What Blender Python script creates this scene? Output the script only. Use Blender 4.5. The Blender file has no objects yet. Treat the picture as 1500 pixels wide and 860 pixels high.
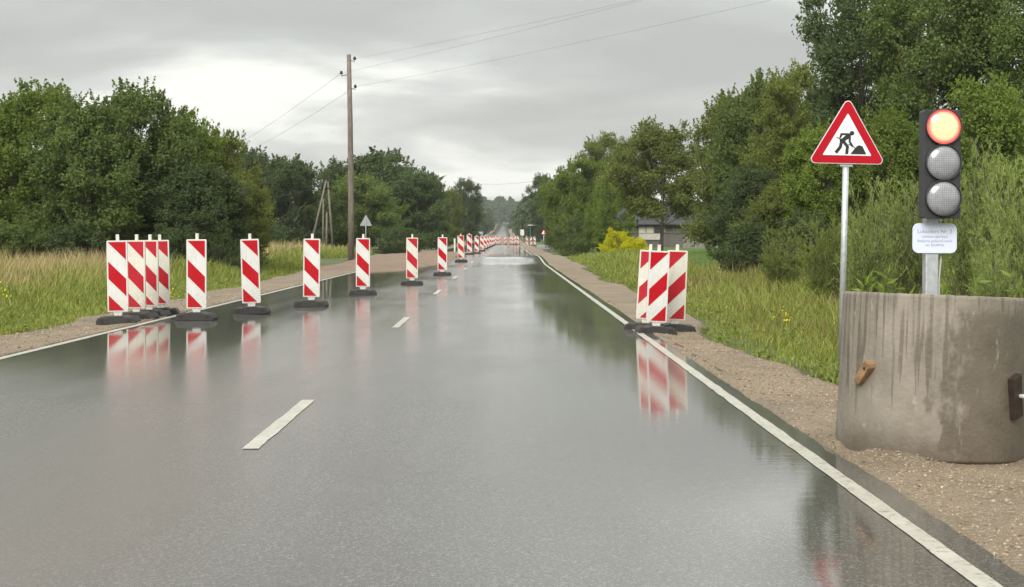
import bpy, bmesh, math, random
import numpy as np
from mathutils import Vector, Matrix

R = math.radians
random.seed(7)
rng = np.random.default_rng(11)

# ------------------------------------------------------------------ camera
SC = bpy.context.scene
COL = SC.collection
F, VX, VY, EYE = 2350.0, 740.0, 345.0, 1.22      # focal length (px of a 1500 px wide frame), vanishing point, eye height
cam_d = bpy.data.cameras.new('camera')
cam = bpy.data.objects.new('camera', cam_d); COL.objects.link(cam)
cam.location = (0, 0, EYE); cam.rotation_euler = (R(90), 0, 0)
cam_d.sensor_width = 36; cam_d.sensor_fit = 'HORIZONTAL'
cam_d.lens = F / 1500 * 36
cam_d.shift_x = 10 / 1500; cam_d.shift_y = -85 / 1500
cam_d.clip_start = 0.05; cam_d.clip_end = 9000
SC.camera = cam

# ------------------------------------------------------------------ world, sun, exposure
SUN_EL, SUN_AZ = 36, 202          # degrees; azimuth measured so that the light comes from behind and to the left
W = bpy.data.worlds.new('World'); SC.world = W; W.use_nodes = True
nt = W.node_tree; nt.nodes.clear()
def N(t, **kw):
    n = nt.nodes.new(t)
    for k, v in kw.items(): setattr(n, k, v)
    return n
def L(a, b): nt.links.new(a, b)
def MATH(op, a, b=None, c=None):
    n = N('ShaderNodeMath', operation=op)
    for i, v in enumerate((a, b, c)):
        if v is None: continue
        if hasattr(v, 'links'): L(v, n.inputs[i])
        else: n.inputs[i].default_value = v
    return n.outputs[0]
def build_world():
    out = N('ShaderNodeOutputWorld')
    sky = N('ShaderNodeTexSky', sky_type='NISHITA'); sky.sun_disc = False
    sky.sun_elevation = R(SUN_EL); sky.sun_rotation = R(SUN_AZ); sky.dust_density = 3
    bg1 = N('ShaderNodeBackground'); L(sky.outputs[0], bg1.inputs[0]); bg1.inputs[1].default_value = 0.0625
    tc = N('ShaderNodeTexCoord')
    sep = N('ShaderNodeSeparateXYZ'); L(tc.outputs['Generated'], sep.inputs[0])
    zc = MATH('MAXIMUM', sep.outputs[2], 0.0)
    den = MATH('ADD', zc, 0.15)
    cmb = N('ShaderNodeCombineXYZ')
    L(MATH('DIVIDE', sep.outputs[0], den), cmb.inputs[0]); L(MATH('DIVIDE', sep.outputs[1], den), cmb.inputs[1])
    cmb.inputs[2].default_value = 60.9
    no = N('ShaderNodeTexNoise'); no.inputs['Scale'].default_value = 1.0; no.inputs['Detail'].default_value = 7
    no.inputs['Roughness'].default_value = 0.52; no.inputs['Distortion'].default_value = 0.25
    L(cmb.outputs[0], no.inputs['Vector'])
    # lighter towards the horizon, where the layer is thin; grey above, brightened strongly towards the zenith to light the scene
    el = MATH('MULTIPLY', zc, 1.0)
    low = MATH('SUBTRACT', 1.0, MATH('MINIMUM', MATH('DIVIDE', el, 0.16), 1.0))
    v = MATH('ADD', no.outputs[0], MATH('MULTIPLY', MATH('POWER', low, 1.5), 0.19))
    cr = N('ShaderNodeValToRGB')
    e = cr.color_ramp.elements
    e[0].position = 0.40; e[0].color = (0.385, 0.39, 0.372, 1)
    e[1].position = 0.66; e[1].color = (0.80, 0.795, 0.745, 1)
    m = e.new(0.50); m.color = (0.443, 0.45, 0.428, 1)
    m = e.new(0.575); m.color = (0.55, 0.56, 0.535, 1)
    L(v, cr.inputs[0])
    up = MATH('ADD', 1.0, MATH('MULTIPLY', MATH('MAXIMUM', MATH('SUBTRACT', zc, 0.12), 0.0), 2.1))
    bg2 = N('ShaderNodeBackground'); L(cr.outputs[0], bg2.inputs[0]); L(MATH('MULTIPLY', up, 0.644), bg2.inputs[1])
    mix = N('ShaderNodeMixShader'); mix.inputs[0].default_value = 0.93
    L(bg1.outputs[0], mix.inputs[1]); L(bg2.outputs[0], mix.inputs[2])
    L(mix.outputs[0], out.inputs[0])
build_world()
sd = bpy.data.lights.new('sun', 'SUN'); sd.energy = 1.5; sd.angle = R(35); sd.color = (1.0, 0.96, 0.88)
sun = bpy.data.objects.new('sun', sd); COL.objects.link(sun)
sa = R(SUN_AZ)
sdir = Vector((math.sin(sa) * math.cos(R(SUN_EL)), math.cos(sa) * math.cos(R(SUN_EL)), math.sin(R(SUN_EL))))
sun.rotation_euler = (-sdir).to_track_quat('-Z', 'Y').to_euler()
sun.location = (0, 0, 40)
vs = SC.view_settings
vs.view_transform = 'Standard'; vs.look = 'None'; vs.gamma = 1; vs.use_curve_mapping = False
vs.exposure = 1.128
SC.render.engine = 'CYCLES'
SC.cycles.use_denoising = True
SC.cycles.max_bounces = 6; SC.cycles.diffuse_bounces = 3; SC.cycles.glossy_bounces = 3
SC.cycles.transmission_bounces = 4; SC.cycles.transparent_max_bounces = 8; SC.cycles.volume_bounces = 0
SC.cycles.sample_clamp_indirect = 4; SC.cycles.caustics_reflective = False; SC.cycles.caustics_refractive = False

# ------------------------------------------------------------------ pixel helper, terrain
def smooth(a, b, x):
    t = np.clip((np.asarray(x, float) - a) / (b - a), 0, 1)
    return t * t * (3 - 2 * t)
def zr(y):                      # long profile of the road
    y = np.asarray(y, float)
    hump = 0.17 * (smooth(66, 80, y) - smooth(81, 108, y))
    return hump + np.interp(y, [-50, 240, 350, 490, 640, 787, 1100, 1500, 3500], [0, 0, .3, 1.22, 2.3, 3.6, 8.2, 13, 20])
def vnoise(x, y, s, seed=0):    # cheap smooth value noise
    x = np.asarray(x, float) / s; y = np.asarray(y, float) / s
    xi = np.floor(x); yi = np.floor(y); fx = x - xi; fy = y - yi
    fx = fx * fx * (3 - 2 * fx); fy = fy * fy * (3 - 2 * fy)
    def h(a, b):
        v = np.sin(a * 127.1 + b * 311.7 + seed * 74.7) * 43758.5453
        return v - np.floor(v)
    return (h(xi, yi) * (1 - fx) + h(xi + 1, yi) * fx) * (1 - fy) + (h(xi, yi + 1) * (1 - fx) + h(xi + 1, yi + 1) * fx) * fy
XL, XR = -5.0, 1.68             # edge lines
def gz(x, y):                   # ground height
    x = np.asarray(x, float); y = np.asarray(y, float)
    base = zr(y) - 0.06
    r = np.maximum(x - 2.2, 0); l = np.maximum(-5.6 - x, 0)
    zside = -0.22 * smooth(0.4, 2.0, r) * (1 - smooth(2.4, 5.5, r)) + 0.26 * smooth(4.5, 11, r)
    zside += -0.16 * smooth(0.6, 2.4, l) * (1 - smooth(3.0, 6.0, l)) + 0.12 * smooth(6, 14, l)
    far = smooth(9, 30, np.abs(x + 1.6))
    return base + zside + 0.10 * far * (vnoise(x, y, 6, 3) - .5) + 0.05 * smooth(0.8, 2, np.maximum(r, l)) * (vnoise(x, y, 1.3, 5) - .5)
def gzf(x, y): return float(gz(x, y))
def at(px, py, D): return Vector(((px - VX) / F * D, D, EYE - (py - VY) / F * D))
def X(px, D): return (px - VX) / F * D

# ------------------------------------------------------------------ mesh helpers
def link(o, parent=None):
    COL.objects.link(o)
    if parent is not None: o.parent = parent
    return o
def tag(o, label=None, cat=None, group=None, kind=None):
    if label: o['label'] = label
    if cat: o['category'] = cat
    if group: o['group'] = group
    if kind: o['kind'] = kind
    return o
def empty(name, loc=(0, 0, 0), rot=(0, 0, 0)):
    o = bpy.data.objects.new(name, None); o.empty_display_size = 0.2
    o.location = loc; o.rotation_euler = rot
    return link(o)
def np_mesh(name, V, Fc, mats, midx=None, smooth_shade=False):
    V = np.asarray(V, np.float32).reshape(-1, 3); Fc = np.asarray(Fc, np.int32)
    k = Fc.shape[1]; n = Fc.shape[0]
    me = bpy.data.meshes.new(name)
    me.vertices.add(len(V)); me.vertices.foreach_set('co', V.ravel())
    me.loops.add(n * k); me.loops.foreach_set('vertex_index', Fc.ravel())
    me.polygons.add(n)
    me.polygons.foreach_set('loop_start', np.arange(0, n * k, k, dtype=np.int32))
    if midx is not None: me.polygons.foreach_set('material_index', np.asarray(midx, np.int32))
    me.polygons.foreach_set('use_smooth', np.full(n, smooth_shade, bool))
    for m in (mats if isinstance(mats, (list, tuple)) else [mats]): me.materials.append(m)
    me.update(calc_edges=True); me.validate()
    return me
def obj(name, me, parent=None, loc=None, rot=None):
    o = bpy.data.objects.new(name, me)
    if loc is not None: o.location = loc
    if rot is not None: o.rotation_euler = rot
    return link(o, parent)
class MB:
    def __init__(s): s.v = []; s.f = []
    def add(s, verts, faces):
        b = len(s.v); s.v += [tuple(v) for v in verts]; s.f += [[b + i for i in f] for f in faces]; return s
    def box(s, x0, x1, y0, y1, z0, z1):
        return s.add([(x0,y0,z0),(x1,y0,z0),(x1,y1,z0),(x0,y1,z0),(x0,y0,z1),(x1,y0,z1),(x1,y1,z1),(x0,y1,z1)],
                     [(0,3,2,1),(4,5,6,7),(0,1,5,4),(1,2,6,5),(2,3,7,6),(3,0,4,7)])
    def prism(s, pts, y0, y1):          # outline in x,z (anticlockwise seen from -y), extruded along y
        n = len(pts)
        return s.add([(p[0], y0, p[1]) for p in pts] + [(p[0], y1, p[1]) for p in pts],
                     [list(range(n)), list(range(2*n-1, n-1, -1))] + [(i, n+i, n+(i+1) % n, (i+1) % n)[::1] for i in range(n)])
    def flat(s, pts, y): return s.add([(p[0], y, p[1]) for p in pts], [list(range(len(pts)))])
    def tube(s, path, rad, n=8, cap=True):
        P = [Vector(p) for p in path]; rr = rad if hasattr(rad, '__len__') else [rad] * len(P)
        b = len(s.v); up = Vector((0, 0, 1))
        prev = None
        for i, p in enumerate(P):
            t = (P[min(i+1, len(P)-1)] - P[max(i-1, 0)]).normalized()
            a = (Vector((1, 0, 0)) if abs(t.z) > .9 else up) if prev is None else prev
            u = (a - t * a.dot(t)).normalized(); w = t.cross(u); prev = u
            for k in range(n):
                q = 2 * math.pi * k / n
                s.v.append(tuple(p + (u * math.cos(q) + w * math.sin(q)) * rr[i]))
        for i in range(len(P) - 1):
            for k in range(n):
                s.f.append([b+i*n+k, b+i*n+(k+1) % n, b+(i+1)*n+(k+1) % n, b+(i+1)*n+k])
        if cap:
            s.f.append([b + k for k in range(n)][::-1]); s.f.append([b + (len(P)-1)*n + k for k in range(n)])
        return s
    def lathe(s, prof, n=32, closed=False):
        b = len(s.v); m = len(prof)
        for k in range(n):
            q = 2 * math.pi * k / n
            for (r, z) in prof: s.v.append((r * math.cos(q), r * math.sin(q), z))
        for k in range(n):
            k2 = (k + 1) % n
            for i in range(m if closed else m - 1):
                j = (i + 1) % m
                s.f.append([b+k*m+i, b+k2*m+i, b+k2*m+j, b+k*m+j])
        return s
    def mesh(s, name, mat, smooth_shade=False, bevel=0, seg=2):
        me = bpy.data.meshes.new(name); me.from_pydata(s.v, [], s.f)
        bm = bmesh.new(); bm.from_mesh(me)
        bmesh.ops.remove_doubles(bm, verts=bm.verts, dist=1e-5)
        bmesh.ops.recalc_face_normals(bm, faces=bm.faces)
        if bevel:
            ed = [e for e in bm.edges if len(e.link_faces) == 2 and e.calc_face_angle(0) > .5]
            bmesh.ops.bevel(bm, geom=ed, offset=bevel, segments=seg, affect='EDGES', profile=.6)
        for f in bm.faces: f.smooth = smooth_shade
        bm.to_mesh(me); bm.free()
        me.materials.append(mat); me.update()
        return me
    def build(s, name, mat, parent=None, smooth_shade=False, bevel=0, seg=2, loc=None, rot=None):
        return obj(name, s.mesh(name, mat, smooth_shade, bevel, seg), parent, loc, rot)
def copy_tree(o, parent=None):
    c = o.copy(); COL.objects.link(c); c.parent = parent
    for ch in list(o.children): copy_tree(ch, c)
    return c
def rrect(w, h, r, n=5, cx=0, cz=0):
    pts = []
    for (sx, sz, a0) in ((1, -1, -90), (1, 1, 0), (-1, 1, 90), (-1, -1, 180)):
        for i in range(n + 1):
            a = R(a0 + 90 * i / n)
            pts.append((cx + sx * (w/2 - r) + r * math.cos(a), cz + sz * (h/2 - r) + r * math.sin(a)))
    return pts
def circ(r, n=24, cx=0, cz=0): return [(cx + r*math.cos(2*math.pi*i/n), cz + r*math.sin(2*math.pi*i/n)) for i in range(n)]

# ------------------------------------------------------------------ materials
class Mat:
    def __init__(s, name):
        s.m = bpy.data.materials.new(name); s.m.use_nodes = True
        s.t = s.m.node_tree; s.p = s.t.nodes['Principled BSDF']; s.out = s.t.nodes['Material Output']
        s.co = s.n('ShaderNodeTexCoord').outputs['Object']
    def n(s, t, **kw):
        x = s.t.nodes.new(t)
        for k, v in kw.items(): setattr(x, k, v)
        return x
    def set(s, sock, v):
        if hasattr(v, 'links'): s.t.links.new(v, sock)
        elif hasattr(v, '__len__') and len(v) == 3 and sock.type == 'RGBA': sock.default_value = (*v, 1)
        else: sock.default_value = v
    def P(s, **kw):
        for k, v in kw.items(): s.set(s.p.inputs[k.replace('_', ' ')], v)
        return s
    def vec(s, scale=(1, 1, 1), src=None, loc=(0, 0, 0)):
        m = s.n('ShaderNodeMapping'); m.inputs['Scale'].default_value = scale; m.inputs['Location'].default_value = loc
        s.t.links.new(src if src is not None else s.co, m.inputs['Vector']); return m.outputs[0]
    def noise(s, scale, detail=4, rough=.55, vec=None, dist=0):
        x = s.n('ShaderNodeTexNoise'); x.inputs['Scale'].default_value = scale; x.inputs['Detail'].default_value = detail
        x.inputs['Roughness'].default_value = rough; x.inputs['Distortion'].default_value = dist
        s.t.links.new(vec if vec is not None else s.co, x.inputs['Vector']); return x.outputs['Fac']
    def voro(s, scale, vec=None, feature='F1'):
        x = s.n('ShaderNodeTexVoronoi', feature=feature); x.inputs['Scale'].default_value = scale
        s.t.links.new(vec if vec is not None else s.co, x.inputs['Vector']); return x
    def ramp(s, fac, stops):
        x = s.n('ShaderNodeValToRGB'); e = x.color_ramp.elements
        while len(e) < len(stops): e.new(.5)
        for el, (p, c) in zip(e, stops):
            el.position = p; el.color = (*c, 1) if hasattr(c, '__len__') else (c, c, c, 1)
        s.set(x.inputs[0], fac); return x.outputs[0]
    def rng(s, v, a, b, c=0, d=1, smoothstep=True):
        x = s.n('ShaderNodeMapRange'); x.interpolation_type = 'SMOOTHSTEP' if smoothstep else 'LINEAR'
        for i, q in enumerate((v, a, b, c, d)): s.set(x.inputs[i], q)
        return x.outputs[0]
    def math(s, op, a, b=None, c=None):
        x = s.n('ShaderNodeMath', operation=op)
        for i, v in enumerate((a, b, c)):
            if v is not None: s.set(x.inputs[i], v)
        return x.outputs[0]
    def mix(s, fac, a, b, mode='MIX'):
        x = s.n('ShaderNodeMix', data_type='RGBA', blend_type=mode)
        s.set(x.inputs[0], fac); s.set(x.inputs[6], a); s.set(x.inputs[7], b); return x.outputs[2]
    def xyz(s, v=None):
        x = s.n('ShaderNodeSeparateXYZ'); s.t.links.new(v if v is not None else s.co, x.inputs[0]); return x.outputs
    def bump(s, h, strength=.5, dist=.01, base=None):
        x = s.n('ShaderNodeBump'); x.inputs['Strength'].default_value = strength; x.inputs['Distance'].default_value = dist
        s.set(x.inputs['Height'], h)
        if base is not None: s.set(x.inputs['Normal'], base)
        return x.outputs[0]
def simple(name, col, rough=.5, var=.12, scale=8, metallic=0, bump=0, **kw):
    m = Mat(name); f = m.noise(scale, 4)
    dk = tuple(c * (1 - var) for c in col); lt = tuple(min(1, c * (1 + var)) for c in col)
    m.P(Base_Color=m.ramp(f, [(.3, dk), (.7, lt)]), Roughness=rough, Metallic=metallic)
    if bump: m.P(Normal=m.bump(m.noise(scale * 6, 3), bump, .004))
    for k, v in kw.items(): m.P(**{k: v})
    return m.m

def asphalt_mat():
    m = Mat('wet_asphalt'); x, y, z = m.xyz()
    ag = m.noise(70, 4, .75); big = m.noise(.35, 4, .5, m.vec((1, .3, 1)))
    col = m.ramp(ag, [(.30, (.034, .032, .027)), (.52, (.070, .067, .056)), (.75, (.13, .125, .105))])
    vs_ = m.voro(120); sc_ = m.n('ShaderNodeSeparateColor'); m.t.links.new(vs_.outputs['Color'], sc_.inputs[0])
    col = m.mix(m.rng(sc_.outputs[0], .80, .88, 0, .42), col, (.30, .275, .23))
    col = m.mix(m.rng(sc_.outputs[1], .80, .88, 0, .35), col, (.03, .028, .022))
    brown = m.math('MULTIPLY', m.rng(m.math('ABSOLUTE', m.math('ADD', x, 2.0)), .1, 1.3, 1, 0), .5)
    col = m.mix(brown, col, m.mix(.6, col, (.15, .10, .072)))
    col = m.mix(m.rng(big, .4, .7, 0, .35), col, m.mix(.7, col, (.06, .06, .054)))
    # standing water along both edges, a thinner film in between
    right = m.rng(m.math('ADD', x, m.math('MULTIPLY', m.noise(.8, 3, .5, m.vec((1, .35, 1))), 1.8)), -.1, 2.0)
    left = m.rng(m.math('SUBTRACT', x, m.math('MULTIPLY', m.noise(.7, 3, .5, m.vec((1, .35, 1), loc=(9, 4, 0))), 1.6)), -2.6, -4.6)
    far = m.rng(y, 9, 26)
    wet = m.math('MAXIMUM', right, m.math('MULTIPLY', left, m.rng(y, 11, 19)))
    pool = m.math('MULTIPLY', m.math('MULTIPLY', m.rng(y, 58, 68), m.rng(y, 102, 118, 1, 0)), m.rng(x, -1.4, -.7))
    wet = m.math('MAXIMUM', wet, pool)
    patch = m.rng(m.noise(.45, 4, .55, m.vec((1, .25, 1), loc=(3, 7, 1))), .42, .62)
    film = m.math('ADD', m.math('MULTIPLY', far, .10), m.math('MULTIPLY', patch, .08))
    rough = m.math('SUBTRACT', .29, film)
    rough = m.mix(wet, rough, m.math('ADD', .045, m.math('MULTIPLY', patch, .04)))
    trk = m.noise(1.0, 4, .6, m.vec((3.2, .03, 1)))
    rough = m.math('MAXIMUM', m.math('ADD', rough, m.rng(trk, .35, .65, -.008, .012)), .035)
    col = m.mix(m.rng(trk, .4, .7, 0, .10), col, m.mix(1, col, (.7, .68, .66), 'MULTIPLY'))
    grain = m.math('MULTIPLY', ag, m.math('SUBTRACT', 1.0, m.math('MULTIPLY', wet, .96)))
    rip = m.noise(7, 2, .5, m.vec((.5, 1.6, 1)))
    nb = m.bump(m.math('ADD', m.math('MULTIPLY', grain, .10), m.math('MULTIPLY', rip, .06)), .22, .02)
    m.P(Base_Color=col, Roughness=.75, Normal=m.bump(ag, .6, .004), Coat_Weight=1, Coat_IOR=1.36, Coat_Roughness=rough, Coat_Normal=nb)
    m.p.inputs['Specular IOR Level'].default_value = .2
    return m.m
def paint_mat():
    m = Mat('road_paint'); w = m.noise(22, 5, .65); f = m.noise(3, 3)
    col = m.ramp(f, [(.3, (.37, .355, .295)), (.7, (.48, .465, .395))])
    hole = m.rng(m.math('ADD', w, m.math('MULTIPLY', m.noise(110, 2), .35)),   .50, .64, 1, 0)
    col = m.mix(hole, col, (.16, .155, .14))
    m.P(Base_Color=col, Roughness=.5, Normal=m.bump(m.noise(120, 2), .5, .003), Coat_Weight=.35, Coat_IOR=1.33, Coat_Roughness=.2)
    return m.m
def gravel_mat(name='gravel_and_sand', a=(.13, .094, .056), b=(.30, .232, .152)):
    m = Mat(name)
    v = m.voro(75); v2 = m.voro(190); n = m.noise(1.1, 5, .6); fine = m.noise(60, 4, .7)
    col = m.ramp(m.math('ADD', m.math('MULTIPLY', fine, .55), m.math('MULTIPLY', n, .45)), [(.38, a), (.62, b)])
    st = m.n('ShaderNodeSeparateColor'); m.t.links.new(v.outputs['Color'], st.inputs[0])
    col = m.mix(m.math('MULTIPLY', m.rng(st.outputs[0], .70, .85), .6), col, m.mix(st.outputs[1], (.16, .14, .12), (.46, .41, .34)))
    damp = m.rng(m.noise(.55, 4, .6, m.vec((1.6, .5, 1))), .48, .68)
    col = m.mix(m.math('MULTIPLY', damp, .45), col, m.mix(1, col, (.55, .5, .45), 'MULTIPLY'))
    h = m.math('ADD', m.math('MULTIPLY', m.math('SUBTRACT', 1.0, v.outputs['Distance']), .5), m.math('MULTIPLY', v2.outputs['Distance'], -.35))
    m.P(Base_Color=col, Roughness=m.mix(damp, (.85,)*3, (.55,)*3), Normal=m.bump(m.math('ADD', h, m.math('MULTIPLY', n, .8)), .8, .02))
    return m.m
def ground_mat():
    m = Mat('meadow_ground')
    n = m.noise(.25, 5, .6); f = m.noise(9, 5, .7)
    col = m.ramp(m.math('ADD', m.math('MULTIPLY', n, .5), m.math('MULTIPLY', f, .5)),
                 [(.32, (.035, .052, .018)), (.5, (.075, .10, .030)), (.68, (.15, .135, .055))])
    m.P(Base_Color=col, Roughness=.9, Normal=m.bump(f, .9, .08)); return m.m
def leaf_mat(name, dark, mid, light, trans=.3, spec=.3):
    m = Mat(name)
    g = m.n('ShaderNodeNewGeometry'); oi = m.n('ShaderNodeObjectInfo')
    wn = m.noise(.9, 2)
    f = m.math('ADD', m.math('MULTIPLY', g.outputs['Random Per Island'], .55), m.math('MULTIPLY', wn, .45))
    col = m.ramp(f, [(.22, dark), (.5, mid), (.8, light)])
    hs = m.n('ShaderNodeHueSaturation'); m.t.links.new(col, hs.inputs['Color'])
    m.set(hs.inputs['Value'], m.rng(oi.outputs['Random'], 0, 1, .88, 1.12, False))
    m.P(Base_Color=hs.outputs[0], Roughness=.55); m.p.inputs['Specular IOR Level'].default_value = spec
    tr = m.n('ShaderNodeBsdfTranslucent')
    m.t.links.new(m.mix(1, hs.outputs[0], (1.25, 1.3, .7), 'MULTIPLY'), tr.inputs[0])
    mx = m.n('ShaderNodeMixShader'); mx.inputs[0].default_value = trans
    m.t.links.new(m.p.outputs[0], mx.inputs[1]); m.t.links.new(tr.outputs[0], mx.inputs[2])
    m.t.links.new(mx.outputs[0], m.out.inputs[0]); return m.m
def bark_mat(name='bark', a=(.06, .05, .04), b=(.15, .125, .10)):
    m = Mat(name); n = m.noise(14, 5, .65, m.vec((1, 1, .2)))
    m.P(Base_Color=m.ramp(n, [(.3, a), (.7, b)]), Roughness=.9, Normal=m.bump(n, .8, .03)); return m.m
def concrete_mat():
    m = Mat('weathered_concrete'); x, y, z = m.xyz()
    ang = m.math('ARCTAN2', y, x)
    c = m.n('ShaderNodeCombineXYZ'); m.set(c.inputs[0], m.math('MULTIPLY', ang, .53)); m.set(c.inputs[1], z)
    cv = c.outputs[0]
    base = m.ramp(m.noise(5, 6, .65), [(.3, (.185, .162, .130)), (.7, (.285, .254, .210))])
    base = m.mix(m.rng(m.noise(90, 2), .6, .75, 0, .35), base, (.17, .15, .125))
    # rain has run down from the rim in streaks of uneven length
    s1 = m.noise(34, 3, .55, m.vec((1, .035, 1), cv)); s2 = m.noise(1.5, 3, .5, m.vec((1, .25, 1), cv))
    edge = m.math('SUBTRACT', m.math('MULTIPLY', m.noise(30, 2, .5, m.vec((1, .02, 1), cv)), 1.25), .22)
    run = m.rng(m.math('SUBTRACT', z, edge), .02, .07)
    streak = m.math('MULTIPLY', m.rng(s1, .47, .60, 0, .85), run)
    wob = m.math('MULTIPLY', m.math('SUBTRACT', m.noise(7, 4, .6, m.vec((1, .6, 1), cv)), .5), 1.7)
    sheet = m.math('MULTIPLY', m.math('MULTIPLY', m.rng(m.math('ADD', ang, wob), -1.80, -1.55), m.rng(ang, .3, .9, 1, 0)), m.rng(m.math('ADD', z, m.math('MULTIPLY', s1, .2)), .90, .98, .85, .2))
    foot = m.rng(m.math('ADD', z, m.math('MULTIPLY', m.noise(6, 4), .25)), .12, .34, .8, 0)
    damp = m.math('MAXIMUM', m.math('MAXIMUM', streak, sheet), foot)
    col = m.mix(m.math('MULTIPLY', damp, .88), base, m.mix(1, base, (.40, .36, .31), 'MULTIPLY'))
    lime = m.math('MULTIPLY', m.rng(m.noise(8, 5, .7, m.vec((1.6, .5, 1), cv, (4, 2, 0))), .62, .70), .55)
    col = m.mix(lime, col, (.40, .36, .30))
    m.P(Base_Color=col, Roughness=m.mix(damp, (.85,)*3, (.45,)*3),
        Normal=m.bump(m.math('ADD', m.noise(40, 4, .6), m.math('MULTIPLY', m.noise(7, 3), .8)), .5, .008)); return m.m
def lens_mat(name, lit):
    m = Mat(name); x, y, z = m.xyz()
    def grid(v, k): return m.rng(m.math('ABSOLUTE', m.math('SUBTRACT', m.math('FRACT', m.math('MULTIPLY', v, k)), .5)), .33, .47)
    g = m.math('MAXIMUM', grid(x, 95), grid(z, 95))
    r = m.math('SQRT', m.math('ADD', m.math('MULTIPLY', x, x), m.math('MULTIPLY', z, z)))
    if lit:
        rim = m.rng(r, .066, .094)
        core = m.mix(g, (1.0, .66, .36), (.95, .42, .22))
        em = m.mix(rim, core, (.80, .10, .09))
        m.P(Base_Color=(.25, .04, .03), Roughness=.15, Emission_Color=em, Emission_Strength=0.75)
    else:
        n = m.noise(30, 3)
        col = m.mix(g, m.ramp(n, [(.3, (.27, .275, .30)), (.7, (.37, .38, .41))]), (.15, .155, .17))
        m.P(Base_Color=col, Roughness=.22)
    m.P(Coat_Weight=.6, Coat_Roughness=.08); return m.m

M = {}
M['asphalt'] = asphalt_mat(); M['paint'] = paint_mat()
M['gravel'] = gravel_mat(); M['soil'] = gravel_mat('bare_soil', (.15, .095, .060), (.27, .175, .115))
M['ground'] = ground_mat()
M['stone'] = simple('pebble_stone', (.30, .255, .20), .8, .45, 3)
M['leaf_dark'] = leaf_mat('leaf_dark_green', (.070, .100, .044), (.096, .134, .055), (.135, .175, .072), 0.42)
M['leaf_mid'] = leaf_mat('leaf_mid_green', (0.097, 0.138, 0.042), (0.140, 0.191, 0.055), (0.200, 0.249, 0.078), 0.44)
M['leaf_bright'] = leaf_mat('leaf_bright_green', (0.113, 0.163, 0.032), (0.167, 0.226, 0.043), (0.227, 0.284, 0.061), 0.44)
M['leaf_olive'] = leaf_mat('leaf_olive_green', (0.110, 0.138, 0.036), (0.165, 0.196, 0.049), (0.231, 0.260, 0.072), 0.42)
M['leaf_willow'] = leaf_mat('leaf_willow_green', (.15, .19, .06), (.24, .29, .095), (.34, .39, .15), .4)
M['leaf_yellow'] = leaf_mat('leaf_golden_yellow', (.36, .38, .010), (.66, .64, .012), (.78, .72, .016), 0.35)
M['leaf_far'] = leaf_mat('leaf_conifer_green', (.045, .066, .032), (.072, .105, .042), (.11, .145, .055), 0.35)
M['blade'] = leaf_mat('grass_green', (0.100, 0.125, 0.022), (0.190, 0.225, 0.041), (0.294, 0.320, 0.081), 0.25)
M['blade_dry'] = leaf_mat('grass_dry', (0.240, 0.174, 0.078), (0.408, 0.312, 0.156), (0.552, 0.456, 0.264), .25)
M['blade_rust'] = leaf_mat('grass_rusty', (.10, .075, .03), (.17, .13, .05), (.24, .18, .08), .2)
M['lawn'] = leaf_mat('lawn_green', (.07, .13, .012), (.12, .20, .02), (.17, .26, .03), .25)
M['bark'] = bark_mat(); M['pole_wood'] = bark_mat('weathered_pole_wood', (.10, .085, .07), (.22, .19, .155))
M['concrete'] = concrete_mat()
M['galv'] = simple('galvanised_steel', (.52, .55, .57), .42, .15, 25, .55)
M['alu_back'] = simple('aluminium_sign_back', (.30, .32, .33), .5, .1, 10, .3)
def sheeting(name, col, rough=.42):
    m = Mat(name); oi = m.n('ShaderNodeObjectInfo'); x, y, z = m.xyz()
    off = m.n('ShaderNodeCombineXYZ'); m.set(off.inputs[0], m.math('MULTIPLY', oi.outputs['Random'], 40)); m.set(off.inputs[1], m.math('MULTIPLY', oi.outputs['Random'], 17))
    ad = m.n('ShaderNodeVectorMath', operation='ADD'); m.t.links.new(m.co, ad.inputs[0]); m.t.links.new(off.outputs[0], ad.inputs[1]); v = ad.outputs[0]
    base = m.ramp(m.noise(5, 3, .5, v), [(.3, tuple(c*.94 for c in col)), (.7, tuple(min(1, c*1.05) for c in col))])
    run = m.rng(m.noise(34, 4, .6, m.vec((1, 1, .12), v)), .52, .72, 0, .22)
    spot = m.rng(m.noise(85, 3, .6, v), .62, .72, 0, .45)
    spray = m.math('MULTIPLY', m.rng(m.noise(40, 4, .7, v), .45, .65), m.rng(z, .18, .55, .5, .0))
    d = m.math('MAXIMUM', m.math('MAXIMUM', run, spot), spray)
    dk_ = 1 if col[1] > .3 else .45
    m.P(Base_Color=m.mix(m.math('MULTIPLY', d, dk_), base, (.26*dk_, .20*dk_, .145*dk_)), Roughness=rough)
    m.p.inputs['Specular IOR Level'].default_value = .5 if col[1] > .3 else .22
    return m.m
M['white'] = sheeting('white_sheeting', (.63, .63, .61)); M['white_warm'] = sheeting('white_sheeting_aged', (.63, .61, .54))
M['red'] = sheeting('red_sheeting', (.42, .002, .010)); M['red_faded'] = sheeting('red_sheeting_faded', (.42, .015, .026))
M['signred'] = simple('sign_red', (.42, .002, .015), .4, .05, 6, Specular_IOR_Level=.22)
M['signwhite'] = simple('sign_white', (.76, .80, .80), .3, .03, 6)
M['black'] = simple('black_print', (.012, .013, .014), .5, .1, 6)
M['rubber'] = simple('recycled_rubber', (.024, .023, .022), .55, .35, 30, 0, .6)
M['housing'] = simple('black_polycarbonate', (.030, .030, .034), .5, .15, 12)
M['lens_lit'] = lens_mat('lit_red_lens', True); M['lens_off'] = lens_mat('clear_led_lens', False)
M['plate'] = simple('white_plastic_plate', (.66, .71, .86), .4, .02, 6)
M['ink'] = simple('faded_grey_ink', (.27, .28, .40), .5, .05, 6)
M['cable'] = simple('pale_cable', (.45, .46, .42), .5, .1, 10)
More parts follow.
